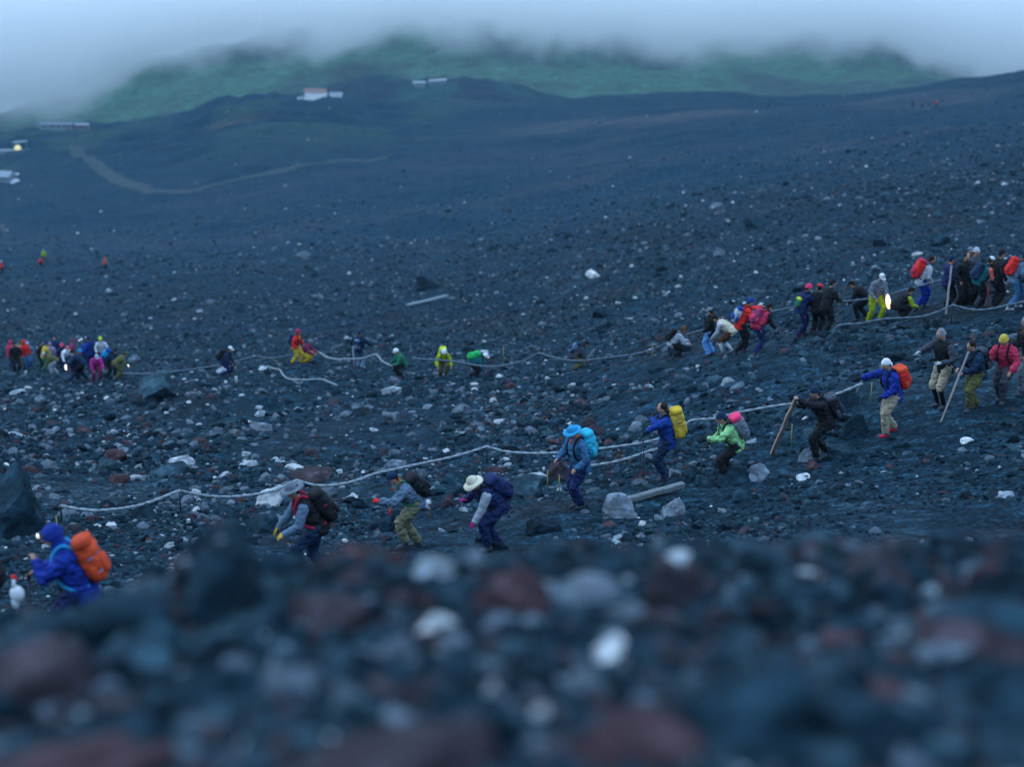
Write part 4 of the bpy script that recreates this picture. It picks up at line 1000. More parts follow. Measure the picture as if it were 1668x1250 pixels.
        if stripe:
            sd_ = Vector((0, s_ * .07, 0)); link('stripe', mesh_py('stripe', [sweep([hipj + sd_ * 1.45 - Vector((0, 0, .06)), hipj.lerp(kn, .5) + sd_ * 1.32, kn + sd_ * 1.02, kn.lerp(an2, .5) + sd_ * .96, an2 + sd_ * .9], .016, 6)], cmat(stripe)), root)
    tr.append(ell(P0 + Vector((0, 0, -.01)), .135, .170, .13))
    bo = link('body', mesh_py('body', body, SKIN), root); PENDING.append((bo, vox if big else vox, 0))
    jo = link('jacket', mesh_py('jacket', jk, cmat(jacket)), root); PENDING.append((jo, vox * 1.15, .024))
    if not collar and not hood and hat != 'hood': collar = jacket
    if big: link('zip', mesh_py('zip', [sweep([P0 + T @ Vector((.155, 0, .02)), P0 + T @ Vector((.168, 0, .2)), P0 + T @ Vector((.170, 0, .34)), P0 + T @ Vector((.10, 0, .50))], .007, 5)], cmat('dgrey')), root)
    if sleeve: so = link('sleeves' if not sleeve_side else 'sleeve', mesh_py('sleeves', sl_, cmat(sleeve)), root); PENDING.append((so, vox * 1.1, .010))
    to = link('shorts' if shorts else 'trousers', mesh_py('trousers', tr, cmat(trousers)), root); PENDING.append((to, vox * 1.15, .020))
    if skirt:
        pass
    for s_ in (1, -1): link('eye', mesh_py('eye', [ell(head + HM @ Vector((.083, s_ * .032, .014)), .010, .013, .008, HM, 8, 5)], EYEM), root)
    up_ = lambda x, y, z: head + HM @ Vector((x, y, z))
    if hair and hat != 'hood':
        hs = [ell_part(up_(-.012, 0, .012), .104, .088, .122, HM, -.35, 1.0)]
        # cut the fringe back from the face by tipping the shell backwards
        HB = HM @ Matrix.Rotation(-.30, 3, 'Y'); hs = [ell_part(up_(-.016, 0, .018), .104, .090, .116, HB, -.15, 1.0), ell(up_(-.055, 0, -.03), .055, .072, .075, HM)]
        if hat is None:
            for q in range(16):
                a = random.uniform(0, 6.28); hs.append(ell(up_(-.03 + .07*math.cos(a), .07*math.sin(a), .08), .028, .025, .022, HM, 6, 5))
        ho = link('hair', mesh_py('hair', hs, HAIRM), root)
    if hat in ('cap', 'sun_hat', 'brim_hat', 'helmet', 'beanie', 'bandana'):
        hm_ = cmat(hatc); ps = []
        if hat == 'beanie': ps = [ell_part(up_(-.014, 0, .022), .112, .096, .128, HM @ Matrix.Rotation(-.2, 3, 'Y'), -.12, 1.0), sweep([up_(-.014 + .108*math.cos(a), .093*math.sin(a), .018 + .02*math.cos(a)) for a in np.linspace(0, 2*math.pi, 19)], .015, 6, cap=False)]
        elif hat == 'helmet': ps = [ell_part(up_(-.01, 0, .025), .130, .112, .130, HM, -.1, 1.0), sweep([up_(-.01 + .128*math.cos(a), .110*math.sin(a), .015) for a in np.linspace(0, 2*math.pi, 19)], .010, 6, cap=False)]
        elif hat == 'bandana': ps = [ell_part(up_(-.012, 0, .026), .112, .096, .118, HM @ Matrix.Rotation(-.25, 3, 'Y'), -.15, 1.0), ell(up_(-.10, 0, -.04), .045, .06, .075, HM)]
        else:
            ps = [ell_part(up_(-.01, 0, .040), .106, .094, .100 if hat == 'cap' else .108, HM, -.05, 1.0)]
            if hat == 'cap': ps.append(brim(up_(-.01, 0, .040), HM, .102, .090, .085, .022, True))
            elif hat == 'sun_hat': ps.append(brim(up_(-.01, 0, .045), HM, .102, .092, .085, .050, wav=.3))
            else: ps.append(brim(up_(-.01, 0, .045), HM, .102, .092, .095, .020, wav=.4))
        link({'sun_hat': 'sun_hat', 'brim_hat': 'sun_hat'}.get(hat, hat), mesh_py('hat', ps, hm_), root)
    if hood or hat == 'hood':
        hc = hood or hatc
        HB = HM @ Matrix.Rotation(-.62, 3, 'Y')
        ps = [ell_part(up_(-.015, 0, .005), .128, .112, .150, HB, -.30, 1.0), ell(up_(-.045, 0, -.055), .085, .10, .10, HM), sweep([up_(-.05, 0, -.10), neck], [.10, .105], 12)]
        hd = link('hood', mesh_py('hood', ps, cmat(hc)), root); PENDING.append((hd, vox, .006))
    if collar: link('collar', mesh_py('collar', [sweep([neck - T @ Vector((0, 0, .05)), neck + T @ Vector((0, 0, .03))], [.085, .078], 14)], cmat(collar)), root)
    if scarf: link('scarf', mesh_py('scarf', [sweep([neck + T @ Vector((.0 + .075*math.cos(a), .082*math.sin(a), .0 - .02*math.cos(a))) for a in np.linspace(0, 2*math.pi, 15)], .034, 8, cap=False), ell(neck + T @ Vector((.10, 0, -.04)), .04, .055, .065, T)], cmat(scarf)), root)
    if mask: link('face_mask', mesh_py('face_mask', [ell(up_(.068, 0, -.045), .040, .052, .045, HM)], cmat(mask)), root)
    if bib: link('jacket_panel', mesh_py('jacket_panel', [ell(P0 + T @ Vector((.09, 0, .33)), .075, .13, .17, T)], cmat(bib)), root)
    if lamp:
        hl_ = link('headlamp', mesh_py('headlamp', [sweep([up_(-.01 + .116*math.cos(a), .100*math.sin(a), .062) for a in np.linspace(0, 2*math.pi, 19)], .008, 5, cap=False), ell(up_(.112, 0, .062), .020, .030, .020, HM)], LAMPB), root)
        link('lens', mesh_py('lens', [ell(up_(.130, 0, .062), .018, .034, .026, HM, 10, 6)], LAMP), hl_)
    root_M = Matrix.Translation(base + Vector((0, 0, dz))) @ R.to_4x4()
    info = dict(root=root, M=root_M, P0=P0, T=T, sh=sh, neck=neck, head=head, HM=HM, hands=hands, k=k, knees=knees, base=base, R=R, y=base.y, rz=rz)
    PEOPLE.append(info); return info

def backpack(P, c1, label, c2=None, w_=.15, d=.11, h=.25, up=0.0, cover=None, tilt=0, straps='black', kind='backpack', pockets=True):
    """a rucksack on a walker's back; its own thing, built in the walker's torso frame"""
    T, P0, k = P['T'], P['P0'], P['k']; c2 = c2 or c1
    org = P0 + T @ Vector((-.13 - d, 0, .20 + up))
    loc = P['M'] @ org; rt = empty('backpack', loc, label, 'backpack', 'rucksacks on walkers', P['rz'])
    TT = T @ Matrix.Rotation(math.radians(tilt), 3, 'Y')
    f = lambda x, y, z: TT @ Vector((x, y, z))
    V, F = superell(d, w_, h, .55, 18, 12)
    V = [Vector((v.x * (1 + .12 * math.sin(v.z * 9)), v.y * (1 - .12 * max(0, v.z / h)), v.z)) for v in V]
    me = mesh_py('pack_body', [([TT @ v for v in V], F)], cmat(c1)); b = link('pack_body', me, rt); PENDING.append((b, .018, .012))
    V, F = superell(d * 1.0, w_ * .92, .07, .6, 16, 8)
    link('lid', mesh_py('lid', [([f(v.x, v.y, v.z + h * .93) for v in V], F)], cmat(c2)), rt)
    if pockets:
        V, F = superell(.045, w_ * .72, h * .42, .6, 14, 8); link('front_pocket', mesh_py('front_pocket', [([f(v.x - d * .98, v.y, v.z - h * .3) for v in V], F)], cmat(c2)), rt)
        for s_ in (1, -1): V, F = superell(.05, .035, h * .38, .7, 10, 7); link('side_pocket', mesh_py('side_pocket', [([f(v.x, v.y + s_ * w_ * .98, v.z - h * .45) for v in V], F)], cmat(c2)), rt)
    if P['y'] < 60:
        for z_ in (-.45, .25):
            a_ = [f(d * 1.06 * math.cos(q), w_ * 1.06 * math.sin(q), h * z_) for q in np.linspace(math.pi * .5, math.pi * 1.5, 9)]
            link('strap', mesh_py('strap', [sweep(a_, .009, 5)], cmat('dgrey' if straps == 'black' else straps)), rt)
        link('haul_loop', mesh_py('haul_loop', [sweep([f(.03, -.04, h * .95), f(.05, 0, h * 1.12), f(.03, .04, h * .95)], .008, 5)], cmat('black')), rt)
    for s_ in (1, -1):   # straps over the shoulders, in the torso frame relative to org
        pts = [Vector((-.13, s_*.07, .47)), Vector((-.06, s_*.105, .565)), Vector((.06, s_*.115, .53)), Vector((.165, s_*.115, .38)), Vector((.165, s_*.150, .20)), Vector((.05, s_*.195, .06)), Vector((-.13, s_*.15, .02))]
        pts = [T @ (Vector((p.x, p.y, p.z * k)) ) + P0 - org for p in pts]
        link('strap', mesh_py('strap', [sweep(catmull(pts, 4), (.022) if 1 else 0, 6)], cmat(straps)), rt)
    if cover:
        V, F = superell(d * 1.12, w_ * 1.1, h * .8, .6, 18, 12); link('rain_cover', mesh_py('rain_cover', [([f(v.x - .02, v.y, v.z + h * .32) for v in V], F)], cmat(cover)), rt)
    return rt
def hand_w(P, i): wr, fd, pn, s_ = P['hands'][i]; return P['M'] @ (wr + fd * .085 + pn * .012)
def pole(P, i, label, length=1.05, lean=(.06, 0), mat=None, r=.0095, group='trekking poles'):
    """a trekking pole gripped in hand i, its tip on the ground"""
    h = hand_w(P, i); q = P['R'] @ Vector((lean[0], lean[1], 0)); tip = Vector((h.x + q.x, h.y + q.y, 0)); tip.z = gz(tip.x, tip.y)
    rt = empty('trekking_pole', tip, label, 'pole', group); a = Vector((0, 0, -.02)); b = h - tip; d = b.normalized()
    sc = 1 if P['y'] < 45 else 1.5
    link('shaft', mesh_py('shaft', [sweep([a, b * .5, b], [r*.8*sc, r*sc, r*1.1*sc], 7)], mat or cmat('dgrey', 'metal')), rt)
    link('grip', mesh_py('grip', [sweep([b - d*.06, b, b + d*.05, b + d*.07], [.014*sc, .017*sc, .017*sc, .010*sc], 8)], cmat('black', 'metal')), rt)
    link('basket', mesh_py('basket', [sweep([a + d*.07, a + d*.08], [.035, .030], 10)], cmat('black', 'metal')), rt)
def staff(P, i, label, above=.35, lean=(.15, 0), r=.020, mat=None):
    h = hand_w(P, i); q = P['R'] @ Vector((lean[0], lean[1], 0)); tip = Vector((h.x + q.x, h.y + q.y, 0)); tip.z = gz(tip.x, tip.y)
    d = (h - tip).normalized(); L_ = (h - tip).length + above
    me = mesh_py('walking_staff', [sweep([Vector((0,0,0)) - d*.03, d * L_ * .5, d * (L_ - .01), d * L_], [r*.85, r, r*1.05, r*.8], 8)], mat or WOODM, False)
    return tag(link('walking_staff', me, loc=tip), label, 'staff', 'wooden pilgrim staffs')
# yaw 0 faces right in the picture (+x); 180 left; -90 towards the camera; 90 away
exec_people = True
# ---- near line of walkers, from left to right
P = person(136, 1068, 16.0, 188, 'person in royal blue hooded rain jacket with lit headlamp, hand at chin, nearest at left', 'poles', 1.66, 'royal', None, 'navy', 'hood', 'royal', hl=(.30, .06, -.06), hr=(.36, -.20, -.30), headp=6, lamp=True, lean=22, pel=.90)
backpack(P, 'orange', 'bright orange-red rucksack on the back of the hooded walker in royal blue', 'orange', straps='sky', w_=.16, d=.12, h=.27, up=.05)
pole(P, 1, 'dark trekking pole in the hooded walker\'s right hand', lean=(.05, .05)); pole(P, 1, 'dark trekking pole crossing the other one in front of the hooded walker', lean=(-.16, .03))
P = person(515, 948, 24.0, 196, 'person in dark vest with grey sleeves and grey hat striding bent over behind the crest', 'climb', 1.72, 'black', 'steel', 'darkblue', 'brim_hat', 'grey', glove='mustard', hl=(.30, .20, -.40), hr=(.34, -.10, -.42), lean=32)
backpack(P, 'black', 'black rucksack with red straps on the bent walker in grey sleeves', 'black', straps='crimson', w_=.17, d=.12, h=.27)
P = person(672, 893, 26.5, 204, 'person in blue cap, orange scarf and khaki trousers bowing with red gloves', 'bend', 1.68, 'steel', None, 'khaki', 'cap', 'darkblue', glove='red', hl=(.44, .16, -.14), hr=(.10, -.22, -.48), scarf='orange', lean=40)
backpack(P, 'black', 'black rucksack with dark green trim on the bowed walker in a blue cap', 'black', straps='dgreen', w_=.17, d=.12, h=.25)
P = person(806, 898, 27.5, 205, 'person in cream sun hat and navy jacket with one pale sleeve, stooping', 'bend', 1.66, 'navy', 'lgrey', 'navy', 'sun_hat', 'cream', glove='magenta', hl=(.22, .14, -.52), hr=(.30, -.08, -.14), lean=48, mask='white', sleeve_side=1)
backpack(P, 'navy', 'navy rucksack on the stooping walker in the cream sun hat', 'navy', w_=.16, d=.12, h=.27)
P = person(942, 828, 30.5, 212, 'person in blue jacket, blue wide-brimmed hat and orange-red scarf standing on the path', 'stand', 1.74, 'jeans', None, 'navy', 'brim_hat', 'sky', hl=(.16, .24, -.44), hr=(.26, -.24, -.36), scarf='orange', headp=12, lean=14)
backpack(P, 'cyan', 'cyan rucksack on the standing walker in the blue wide-brimmed hat', 'cyan', w_=.17, d=.13, h=.28, up=.10)
P = person(1082, 783, 32.8, 184, 'bare-headed person with black hair in a bright blue jacket, raising a hand to the mouth', 'stand', 1.70, 'blue', None, 'darkblue', None, hl=(.24, .08, .06), hr=(.32, -.20, -.36), glove='black', lean=10, headp=-4)
backpack(P, 'mustard', 'tall yellow rucksack with grey band on the bare-headed walker in bright blue', 'yellow', w_=.18, d=.14, h=.33, up=.10)
pole(P, 1, 'thin dark trekking pole held by the bare-headed walker in bright blue', lean=(.12, 0)); pole(P, 1, 'second dark trekking pole beside the bare-headed walker in bright blue', lean=(-.02, .05))
P = person(1190, 785, 33.0, 190, 'person in light green jacket and dark beanie leaning on poles, feet behind rocks', 'poles', 1.62, 'lgreen', None, 'black', 'beanie', 'darkblue', glove='black', lean=30, pel=.86, hl=(.46, .22, -.16), hr=(.26, -.2, -.40), scarf='dgreen')
backpack(P, 'grey', 'grey rucksack with a pink top on the light green walker', 'pink', w_=.17, d=.13, h=.27, up=.08, pockets=False)
pole(P, 0, 'left trekking pole of the light green walker'); pole(P, 1, 'right trekking pole of the light green walker')
P = person(1338, 748, 34.2, 188, 'person dressed all in black, one arm raised on a big wooden staff', 'poles', 1.70, 'black', None, 'black', 'beanie', 'darkblue', glove='black', lean=26, pel=.88, hl=(.46, .12, .10), hr=(.40, -.14, -.10), skirt=.06)
backpack(P, 'black', 'black rucksack on the walker dressed all in black', 'dgrey', w_=.18, d=.13, h=.27)
h_ = hand_w(P, 0); g_ = spot(1257, 740, 33.6)
st_ = timber('walking_staff', g_, h_ + (h_ - g_).normalized() * .06, .085, .07, pmat('staff_wood', (.40, .28, .24), noise=.2, scale=8), 'big square-cut wooden staff planted in front of the walker dressed all in black', 'staff')
P = person(1447, 708, 33.6, 200, 'person in white head wrap, royal blue jacket and beige trousers reaching for the rope', 'walk', 1.74, 'royal', None, 'beige', 'bandana', 'white', glove='black', lean=18, hl=(.20, .12, -.46), hr=(.48, -.30, -.12), boots='crimson', headp=8)
backpack(P, 'red', 'round red rucksack on the walker in the white head wrap', 'orange', w_=.19, d=.14, h=.25, up=.05)
tag(timber('pole_rail', ray(1372, 694, 38.5), ray(1407, 612, 38.5), .035, .035, PALEW, 'thin pale leaning post between the walker in black and the white head wrap', 'post'), None)
P = person(1530, 664, 35.3, 215, 'person in a grey beanie and black jacket with teal collar, beige shorts over black tights', 'stand', 1.84, 'black', 'dgrey', 'beige', 'beanie', 'hatgrey', glove='lgrey', collar='teal', shorts=True, legs='black', hl=(.26, .20, -.30), hr=(.46, -.22, -.14), lean=12, headp=14)
P = person(1583, 668, 35.2, 205, 'dark-haired person in a dark navy jacket gripping a light wooden staff with both hands', 'walk', 1.62, 'darkblue', None, 'olive', None, hl=(.34, .10, -.36), hr=(.36, -.06, -.30), lean=20, headp=5)
staff(P, 0, 'light wooden staff gripped by the dark-haired walker in navy', above=.55, lean=(.40, 0), r=.026)
backpack(P, 'black', 'black rucksack on the dark-haired walker in navy', 'dgrey', w_=.15, d=.1, h=.24)
P = person(1632, 658, 34.3, 228, 'person in a rose-red jacket and pale yellow cap, bending forward with arms hanging', 'climb', 1.66, 'rose', None, 'dgrey', 'beanie', 'mustard', lean=24, hl=(.18, .26, -.46), hr=(.26, -.26, -.46), headp=12)
backpack(P, 'black', 'black rucksack on the rose-red jacketed walker', 'black', w_=.15, d=.11, h=.24)
P = person(1668, 640, 36, 200, 'person in a mauve-grey beanie and black jacket cut by the right edge', 'walk', 1.76, 'black', None, 'grey', 'beanie', 'hatgrey', scarf='brown')
# pack and bird figure at the left edge
P = person(-26, 1078, 16.5, 170, 'person at the left frame edge seen only by a black sleeve', 'climb', 1.6, 'black', None, 'black', 'beanie', 'black', lean=40)
rt = backpack(P, 'black', 'black rucksack with neon yellow-green straps at the left edge', 'black', straps='lime', w_=.16, d=.12, h=.27)
b0 = ray(29, 1003, 16.6); g0 = gz(b0.x, b0.y)
rt = empty('bird_figure', (b0.x, b0.y, g0), 'white bird-shaped figure with red head on a thin stick at the left edge', 'bird figure')
bz = b0.z - g0
WB = pmat('white_plush', (.72,.76,.80), rough=.8, noise=.08)
link('stick', mesh_py('stick', [sweep([Vector((0,0,-.05)), Vector((0,0,bz+.12))], .009, 6)], WOODM), rt)
link('bird_body', mesh_py('bird_body', [ell((.02,0,bz+.27), .085, .06, .10), ell((-.01,0,bz+.17), .045, .04, .09), sweep([Vector((.0,0,bz+.33)), Vector((-.005,0,bz+.40)), Vector((.0,0,bz+.46))], [.035,.022,.022], 8)], WB), rt)
link('bird_head', mesh_py('bird_head', [ell((.0,0,bz+.48), .030, .026, .028), sweep([Vector((.02,0,bz+.475)), Vector((.06,0,bz+.44))], [.010,.003], 6)], cmat('red')), rt)

# ---- upper line at right
P = person(1097, 584, 58, 0, 'crouching person in a pale grey jacket facing left on the middle rope', 'crouch', 1.6, 'lgrey', None, 'black', 'beanie', 'brown', pel=.55, lean=40)
backpack(P, 'black', 'black rucksack on the crouching walker in pale grey', 'black')
P = person(1156, 580, 57, 150, 'person in a grey cap and dark jacket with light blue trousers', 'stand', 1.62, 'black', None, 'ltblue', 'cap', 'hatgrey')
backpack(P, 'dgrey', 'dark grey rucksack on the walker in light blue trousers', 'dgrey', w_=.13, d=.09, h=.22)
P = person(1185, 579, 55, 165, 'person bending low in cream vest and brown shorts behind the light blue trousers', 'stoop', 1.66, 'cream', 'lgrey', 'brown', 'cap', 'black', shorts=True, legs='white', lean=58)
P = person(1207, 575, 54, 10, 'person in a blue cap and red jacket stretching an arm to the right', 'walk', 1.80, 'red', None, 'black', 'beanie', 'blue', hl=(.5, .16, .0), hr=(.30, -.2, -.36), lean=24)
backpack(P, 'lgrey', 'light grey and blue rucksack on the walker in the red jacket', 'blue', w_=.15)
P = person(1234, 576, 54, 30, 'person in a black cap and rose jacket with white striped sleeves and dark striped trousers', 'climb', 1.66, 'rose', 'black', 'navy', 'cap', 'black', stripe='lilac', glove='lgrey')
backpack(P, 'plum', 'plum rucksack on the walker in white striped trousers', 'rose')
P = person(1305, 548, 50, 20, 'person in a hot pink knitted cap and navy jacket, trousers with a red side stripe', 'walk', 1.72, 'navy', None, 'navy', 'beanie', 'pink', stripe='red', hl=(.44, .16, -.30), hr=(.44, -.16, -.32), lean=18)
backpack(P, 'dgreen', 'round green rimmed bag on the back of the walker in the hot pink cap', 'lime', w_=.12, d=.07, h=.15, pockets=False, up=-.06)
P = person(1330, 543, 50.5, 60, 'person in black with a red cap, half hidden behind the hot pink cap', 'stand', 1.58, 'black', None, 'black', 'cap', 'red')
P = person(1345, 546, 50, 30, 'person in a black beanie and black jacket holding a long brown staff', 'walk', 1.78, 'black', None, 'black', 'beanie', 'black', collar='steel', hl=(.36, .14, -.20), hr=(.30, -.16, -.28))
staff(P, 1, 'long brown staff of the walker in the black beanie', above=.45, lean=(-.25, 0), mat=pmat('brown_staff_wood', (.16,.11,.05)))
P = person(1424, 527, 48.5, -70, 'person in a white cap and grey jacket with yellow-green trousers, holding a bright torch', 'walk', 1.72, 'grey', None, 'ygreen', 'cap', 'white', hl=(.30, .10, -.42), hr=(.20, -.22, -.44), headp=15, lean=20)
tp = hand_w(P, 0); rt = empty('torch', tp, 'brightly shining torch held by the walker in yellow-green trousers', 'torch', None, math.radians(-70))
link('barrel', mesh_py('barrel', [sweep([Vector((-.10,0,.02)), Vector((.05,0,0))], [.018, .024], 8)], LAMPB), rt); link('reflector', mesh_py('reflector', [ell((.075, .02, -.02), .03, .085, .26, Matrix.Rotation(.22, 3, 'X'), 14, 10)], LAMPW), rt)
P = person(1405, 523, 49, 160, 'person in black almost hidden behind the white capped walker with the torch', 'stoop', 1.6, 'black', None, 'black', 'cap', 'black')
P = person(1462, 521, 48.5, 20, 'dark-haired person crouching low in a black jacket with yellow-green and white sleeves', 'crouch', 1.62, 'black', 'ygreen', 'black', None, lean=50)
P = person(1500, 503, 49, 5, 'dark-haired person in a pale grey jacket and blue trousers', 'walk', 1.74, 'lgrey', None, 'royal', None, lean=24)
backpack(P, 'red', 'tall red rucksack on the pale grey jacketed walker', 'crimson', w_=.18, d=.14, h=.32, up=.08)
P = person(1541, 506, 49.5, 10, 'person in a navy jacket with red shoulder patches beside the tall pale pole', 'stand', 1.70, 'navy', None, 'black', 'beanie', 'darkblue', collar='red')
tag(timber('trail_post', ray(1541, 512, 47.0), ray(1550, 432, 47.4), .06, .06, WOODM, 'tall pale wooden pole standing at the front of the upper right crowd', 'pole'), None)
P = person(1564, 503, 50.5, -60, 'bare-headed person in black standing behind the tall pale pole', 'stand', 1.72, 'black', None, 'black', None)
P = person(1579, 498, 52, -40, 'person in a light grey beanie at the back of the upper right crowd', 'stand', 1.78, 'dgrey', None, 'black', 'beanie', 'lgrey')
P = person(1570, 497, 53, -60, 'person in a grey cap at the very back of the upper right crowd', 'stand', 1.80, 'black', None, 'black', 'cap', 'grey')
P = person(1592, 507, 48.8, 20, 'person in a white cap and teal jacket with salmon sleeves in the upper right crowd', 'climb', 1.72, 'teal', 'salmon', 'black', 'cap', 'white', glove='lgrey', lean=34, hl=(.22, .22, -.46))
pole(P, 0, 'bright orange pole of the walker with salmon sleeves', mat=cmat('orange'), r=.014)
backpack(P, 'darkblue', 'dark blue rucksack on the walker with salmon sleeves', 'darkblue')
P = person(1620, 503, 49.5, 10, 'person all in black with a thin brown staff in the upper right crowd', 'stand', 1.74, 'black', None, 'black', 'beanie', 'black', hl=(.36, .12, -.22))
staff(P, 0, 'thin brown staff of the walker in black in the upper right crowd', above=.4, lean=(-.2, 0), r=.018, mat=pmat('thin_brown_staff', (.20,.12,.06)))
P = person(1651, 503, 49, 5, 'person in a grey-blue jacket and faded jeans with a grey cap near the right edge', 'walk', 1.72, 'steel', None, 'jeans', 'cap', 'grey', boots='lgrey', lean=22)
backpack(P, 'red', 'bright red rucksack on the grey-blue jacketed walker near the right edge', 'red', w_=.16, d=.12, h=.27, up=.06)
P = person(1672, 505, 49.5, 20, 'person in dark clothes cut by the right edge in the upper crowd', 'stand', 1.74, 'black', None, 'dgrey', 'beanie', 'black')
# ---- middle rope, left of centre
P = person(368, 613, 82, 0, 'crouching person with white cap, yellow mask and dark navy jacket by the mushroom shaped stone', 'stoop', 1.55, 'darkblue', None, 'navy', 'cap', 'white', mask='yellow', lean=30, pel=.72)
backpack(P, 'black', 'black rucksack on the crouching walker with the yellow mask', 'black')
pole(P, 0, 'yellowish pole of the crouching walker with the yellow mask', mat=YELM, r=.014)
P = person(484, 594, 73, -20, 'person in a red hood and red jacket with yellow trim and yellow trousers', 'walk', 1.66, 'red', None, 'yellow', 'hood', 'crimson', bib='yellow', scarf='yellow')
backpack(P, 'navy', 'navy rucksack on the red and yellow walker', 'navy', w_=.13)
P = person(497, 592, 73.6, -10, 'person in grey helmet, dark jacket and yellow trousers beside the red hooded walker', 'crouch', 1.6, 'plum', None, 'yellow', 'helmet', 'grey', pel=.55)
P = person(587, 602, 71, 65, 'person in a navy jacket with both arms stretched out, one hand on the rope', 'stand', 1.70, 'darkblue', None, 'steel', 'beanie', 'darkblue', hl=(.05, .40, -.36), hr=(.30, -.52, -.36), hair=True)
backpack(P, 'darkblue', 'blue rucksack with a round light patch on the navy walker with outstretched arms', 'steel', w_=.13, d=.1, h=.22)
pole(P, 0, 'white-tipped pole of the navy walker with outstretched arms', mat=cmat('lgrey', 'metal'), r=.02)
P = person(656, 616, 68, 200, 'person in a dark green jacket with a white cap, leftmost of three green walkers', 'crouch', 1.62, 'dgreen', None, 'black', 'helmet', 'white', pel=.62, lean=30)
P = person(722, 615, 67, -80, 'person in an olive-yellow jacket with a white cap, middle of three green walkers', 'climb', 1.62, 'ygreen', None, 'olive', 'helmet', 'white', pel=.74, lean=44, hl=(.2, .3, -.46), hr=(.2, -.3, -.46))
backpack(P, 'ygreen', 'light yellow-green rucksack on the olive-yellow jacketed walker', 'lime', w_=.17, d=.13, h=.27, up=.06)
P = person(772, 614, 66, 0, 'person with a lit white helmet bent to the right, rightmost of three green walkers', 'stoop', 1.6, 'teal', None, 'black', 'helmet', 'white', lean=68, pel=.66, lamp=True)
backpack(P, 'green', 'bright green rucksack on the bent walker with the lit white helmet', 'green', w_=.17, d=.13, h=.27)
P = person(938, 602, 64, 10, 'person in dark grey clothes crouching with a pale stick on the middle rope', 'stoop', 1.6, 'dgrey', None, 'olive', 'beanie', 'black', lean=50, pel=.62)
backpack(P, 'steel', 'slate blue rucksack on the crouching walker with the pale stick', 'darkblue')
staff(P, 0, 'pale slanting stick of the dark crouching walker on the middle rope', above=.5, lean=(-.3, 0), r=.022)
# ---- far left crowd
CR = [
 (20,601,108,60,'stand','rose',None,'navy','hood','rose','person in a rose-red hooded raincoat, leftmost of the far left crowd'),
 (28,607,106,-60,'stand','black',None,'black','beanie','black','person in black with a pale chest bag beside the rose-red hooded raincoat'),
 (43,604,106,-40,'stand','red',None,'jeans','hood','red','person in a long bright red raincoat in the far left crowd'),
 (37,602,109,0,'stand','tan',None,'brown','cap','brown','person in tan behind the bright red raincoat'),
 (50,600,110,-90,'walk','steel',None,'jeans','beanie','lilac','person in slate blue with a lilac hat behind the bright red raincoat'),
 (70,603,107,-30,'stand','black',None,'black',None,'black','dark-haired person in a black jacket left of the yellow jacket in the far left crowd'),
 (76,606,105,0,'walk','mustard',None,'dgreen','beanie','navy','person in a yellow jacket in the far left crowd'),
 (84,604,106,-60,'walk','lilac',None,'lgrey','beanie','lilac','person in a lilac jacket right of the yellow jacket in the far left crowd'),
 (92,596,110,-70,'stand','navy',None,'navy',None,'black','tall bare-headed person in navy standing at the back of the far left crowd'),
 (90,612,103,200,'stoop','olive',None,'lgrey','cap','lgrey','person bending over in olive at the front of the far left crowd'),
 (104,604,107,-70,'walk','navy','navy','navy','cap','pink','person in a pink cap and navy jacket near the middle of the far left crowd'),
 (111,608,105,-60,'climb','white',None,'navy','cap','salmon','person in a white jacket leaning forward in the middle of the far left crowd'),
 (119,600,109,20,'walk','plum',None,'dgrey','beanie','plum','person in a plum-pink jacket behind the white jacket in the far left crowd'),
 (141,600,107,190,'walk','blue',None,'navy','cap','white','person in white cap and blue jacket with lit headlamp in the far left crowd'),
 (151,602,107,150,'walk','royal',None,'navy','beanie','navy','person in royal blue between the headlamp walker and the lime capped walker'),
 (168,600,105,-80,'stand','lgrey','white','black','cap','lime','person in lime cap, white jacket and black trousers in the far left crowd'),
 (121,622,101,10,'climb','darkblue',None,'navy','beanie','sky','person in dark blue low at the front of the far left crowd'),
 (135,622,101,180,'climb','darkblue',None,'black','beanie','black','person in dark blue under the big glowing lamp of the far left crowd'),
 (158,624,100,-60,'climb','magenta',None,'plum','cap','lgrey','person in a magenta jacket at the front right of the far left crowd'),
 (180,617,101,0,'climb','darkblue',None,'black','beanie','black','person bent under a bright blue rucksack right of the magenta jacket'),
 (193,619,100,30,'stoop','olive',None,'olive','cap','olive','person in olive with a glowing lamp, rightmost of the far left crowd'),
]
CRP = []
for px, py, Y, yaw, ps, j, sl, tr, ht, hc, lab in CR:
    CRP.append(person(px, py, Y, yaw, lab, ps, random.uniform(1.58, 1.76), j, sl, tr, ht, hc, lamp=('headlamp' in lab), group='far left crowd of hikers'))
backpack(CRP[3], 'tan', 'tan rucksack behind the bright red raincoat', 'tan'); backpack(CRP[14], 'navy', 'navy rucksack left of the lime capped walker', 'navy')
backpack(CRP[19], 'sky', 'bright blue rucksack on the bent walker right of the magenta jacket', 'blue', w_=.2, d=.15, h=.3)
backpack(CRP[10], 'crimson', 'small crimson rucksack on the pink capped walker', 'plum', w_=.12)
pole(CRP[15], 0, 'pale pole held by the lime capped walker', mat=cmat('lgrey', 'metal'), r=.02)
def hand_lamp(P, i, label, s=.1):
    tp = hand_w(P, i); rt = empty('hand_lamp', tp, label, 'lamp', None, P['rz'])
    link('casing', mesh_py('casing', [sweep([Vector((-.08,0,0)), Vector((.02,0,0))], [.03, .04], 8)], LAMPB), rt); link('lens', mesh_py('lens', [ell((.05,0,0), .05, s, s*1.5)], LAMP), rt)
hand_lamp(CRP[17], 0, 'big glowing yellow-white hand lamp in the middle of the far left crowd', .10); hand_lamp(CRP[20], 0, 'small glowing lamp at the right end of the far left crowd', .05)
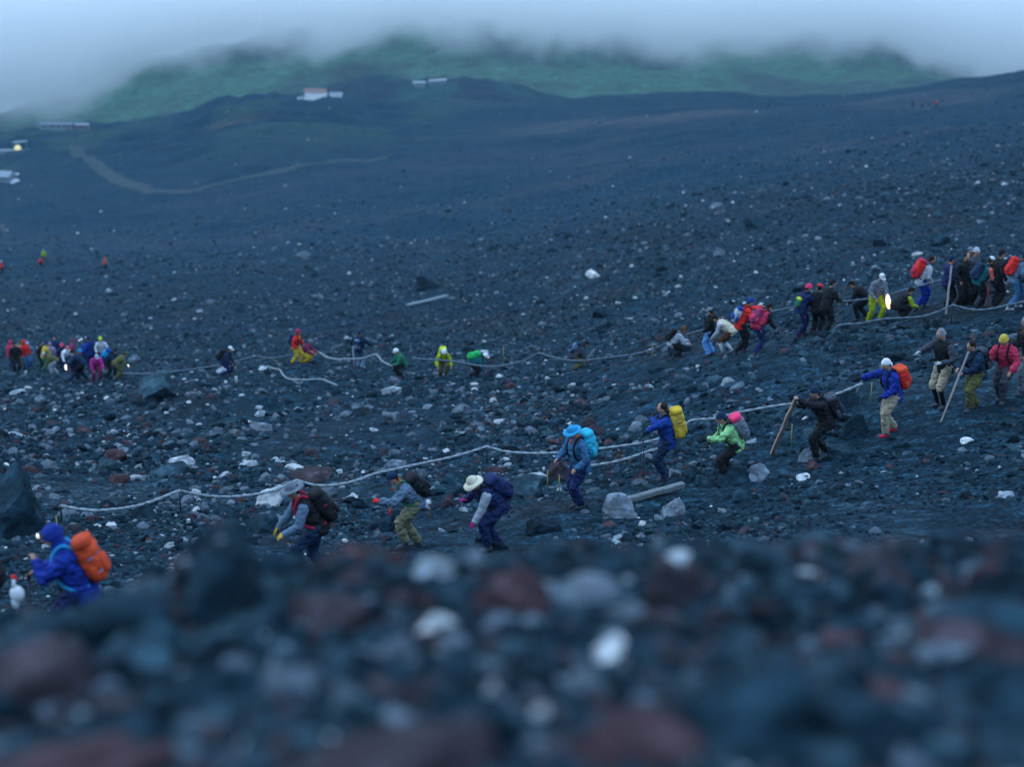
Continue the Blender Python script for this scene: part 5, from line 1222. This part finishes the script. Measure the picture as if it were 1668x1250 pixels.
# ---- farther still
P = person(172, 441, 205, 30, 'lone person in an orange-red jacket on the far slope at left', 'stand', 1.7, 'orange', None, 'navy', 'hood', 'orange', group='hikers on the far trail')
P = person(72, 427, 235, -40, 'tiny person in yellow-green on the far slope at left', 'stand', 1.7, 'ygreen', None, 'olive', 'cap', 'lgrey', group='hikers on the far trail')
P = person(65, 432, 232, 0, 'tiny person in pink crouching beside the one in yellow-green', 'crouch', 1.6, 'rose', None, 'black', 'cap', 'black', group='hikers on the far trail')
P = person(3, 447, 215, 0, 'small person in red at the left edge of the far slope', 'stand', 1.7, 'red', None, 'black', 'cap', 'white', group='hikers on the far trail')
for px, py, j, lab in [(1486,176,'navy','leftmost of four specks of people high on the far right ridge, in blue'),(1501,176,'olive','second of four specks of people high on the far right ridge, in olive'),(1512,176,'dgrey','third of four specks of people high on the far right ridge, in grey'),(1524,175,'red','rightmost of four specks of people high on the far right ridge, in red')]:
    person(px, py, 380, 0, lab, 'stand', 1.75, j, None, 'black', 'cap', 'black', group='hikers on the far right ridge')

# ---- fuse the pieces of every garment and body into one continuous skin
def fuse():
    for o, vox, fold in PENDING:
        m = o.modifiers.new('fuse', 'REMESH'); m.mode = 'VOXEL'; m.voxel_size = vox; m.use_smooth_shade = True
        s_ = o.modifiers.new('soft', 'SMOOTH'); s_.factor = .5; s_.iterations = 2
    bpy.context.view_layer.update(); dg = bpy.context.evaluated_depsgraph_get()
    done = []
    for o, vox, fold in PENDING:
        me = bpy.data.meshes.new_from_object(o.evaluated_get(dg)); done.append(me)
    for (o, vox, fold), me in zip(PENDING, done):
        o.modifiers.clear(); old = o.data; nm = old.name; mats = list(old.materials); o.data = me; bpy.data.meshes.remove(old); me.name = nm
        if not me.materials:
            for q in mats: me.materials.append(q)
        if fold and len(me.vertices):
            n = len(me.vertices); co = np.zeros(n * 3, dtype=np.float32); me.vertices.foreach_get('co', co); co = co.reshape(-1, 3)
            no = np.zeros(n * 3, dtype=np.float32); me.vertices.foreach_get('normal', no); no = no.reshape(-1, 3)
            sd = random.uniform(0, 99)
            w_ = fbm(co[:, 0] * 9 + sd, co[:, 1] * 9, co[:, 2] * 13, octv=3, seed=7); w_ = 1 - 2 * np.abs(w_)
            co = co + no * (w_ * fold)[:, None]; me.vertices.foreach_set('co', co.astype(np.float32).ravel())
        me.polygons.foreach_set('use_smooth', [True] * len(me.polygons)); me.update()
        if '_v' in o: del o['_v']
fuse()
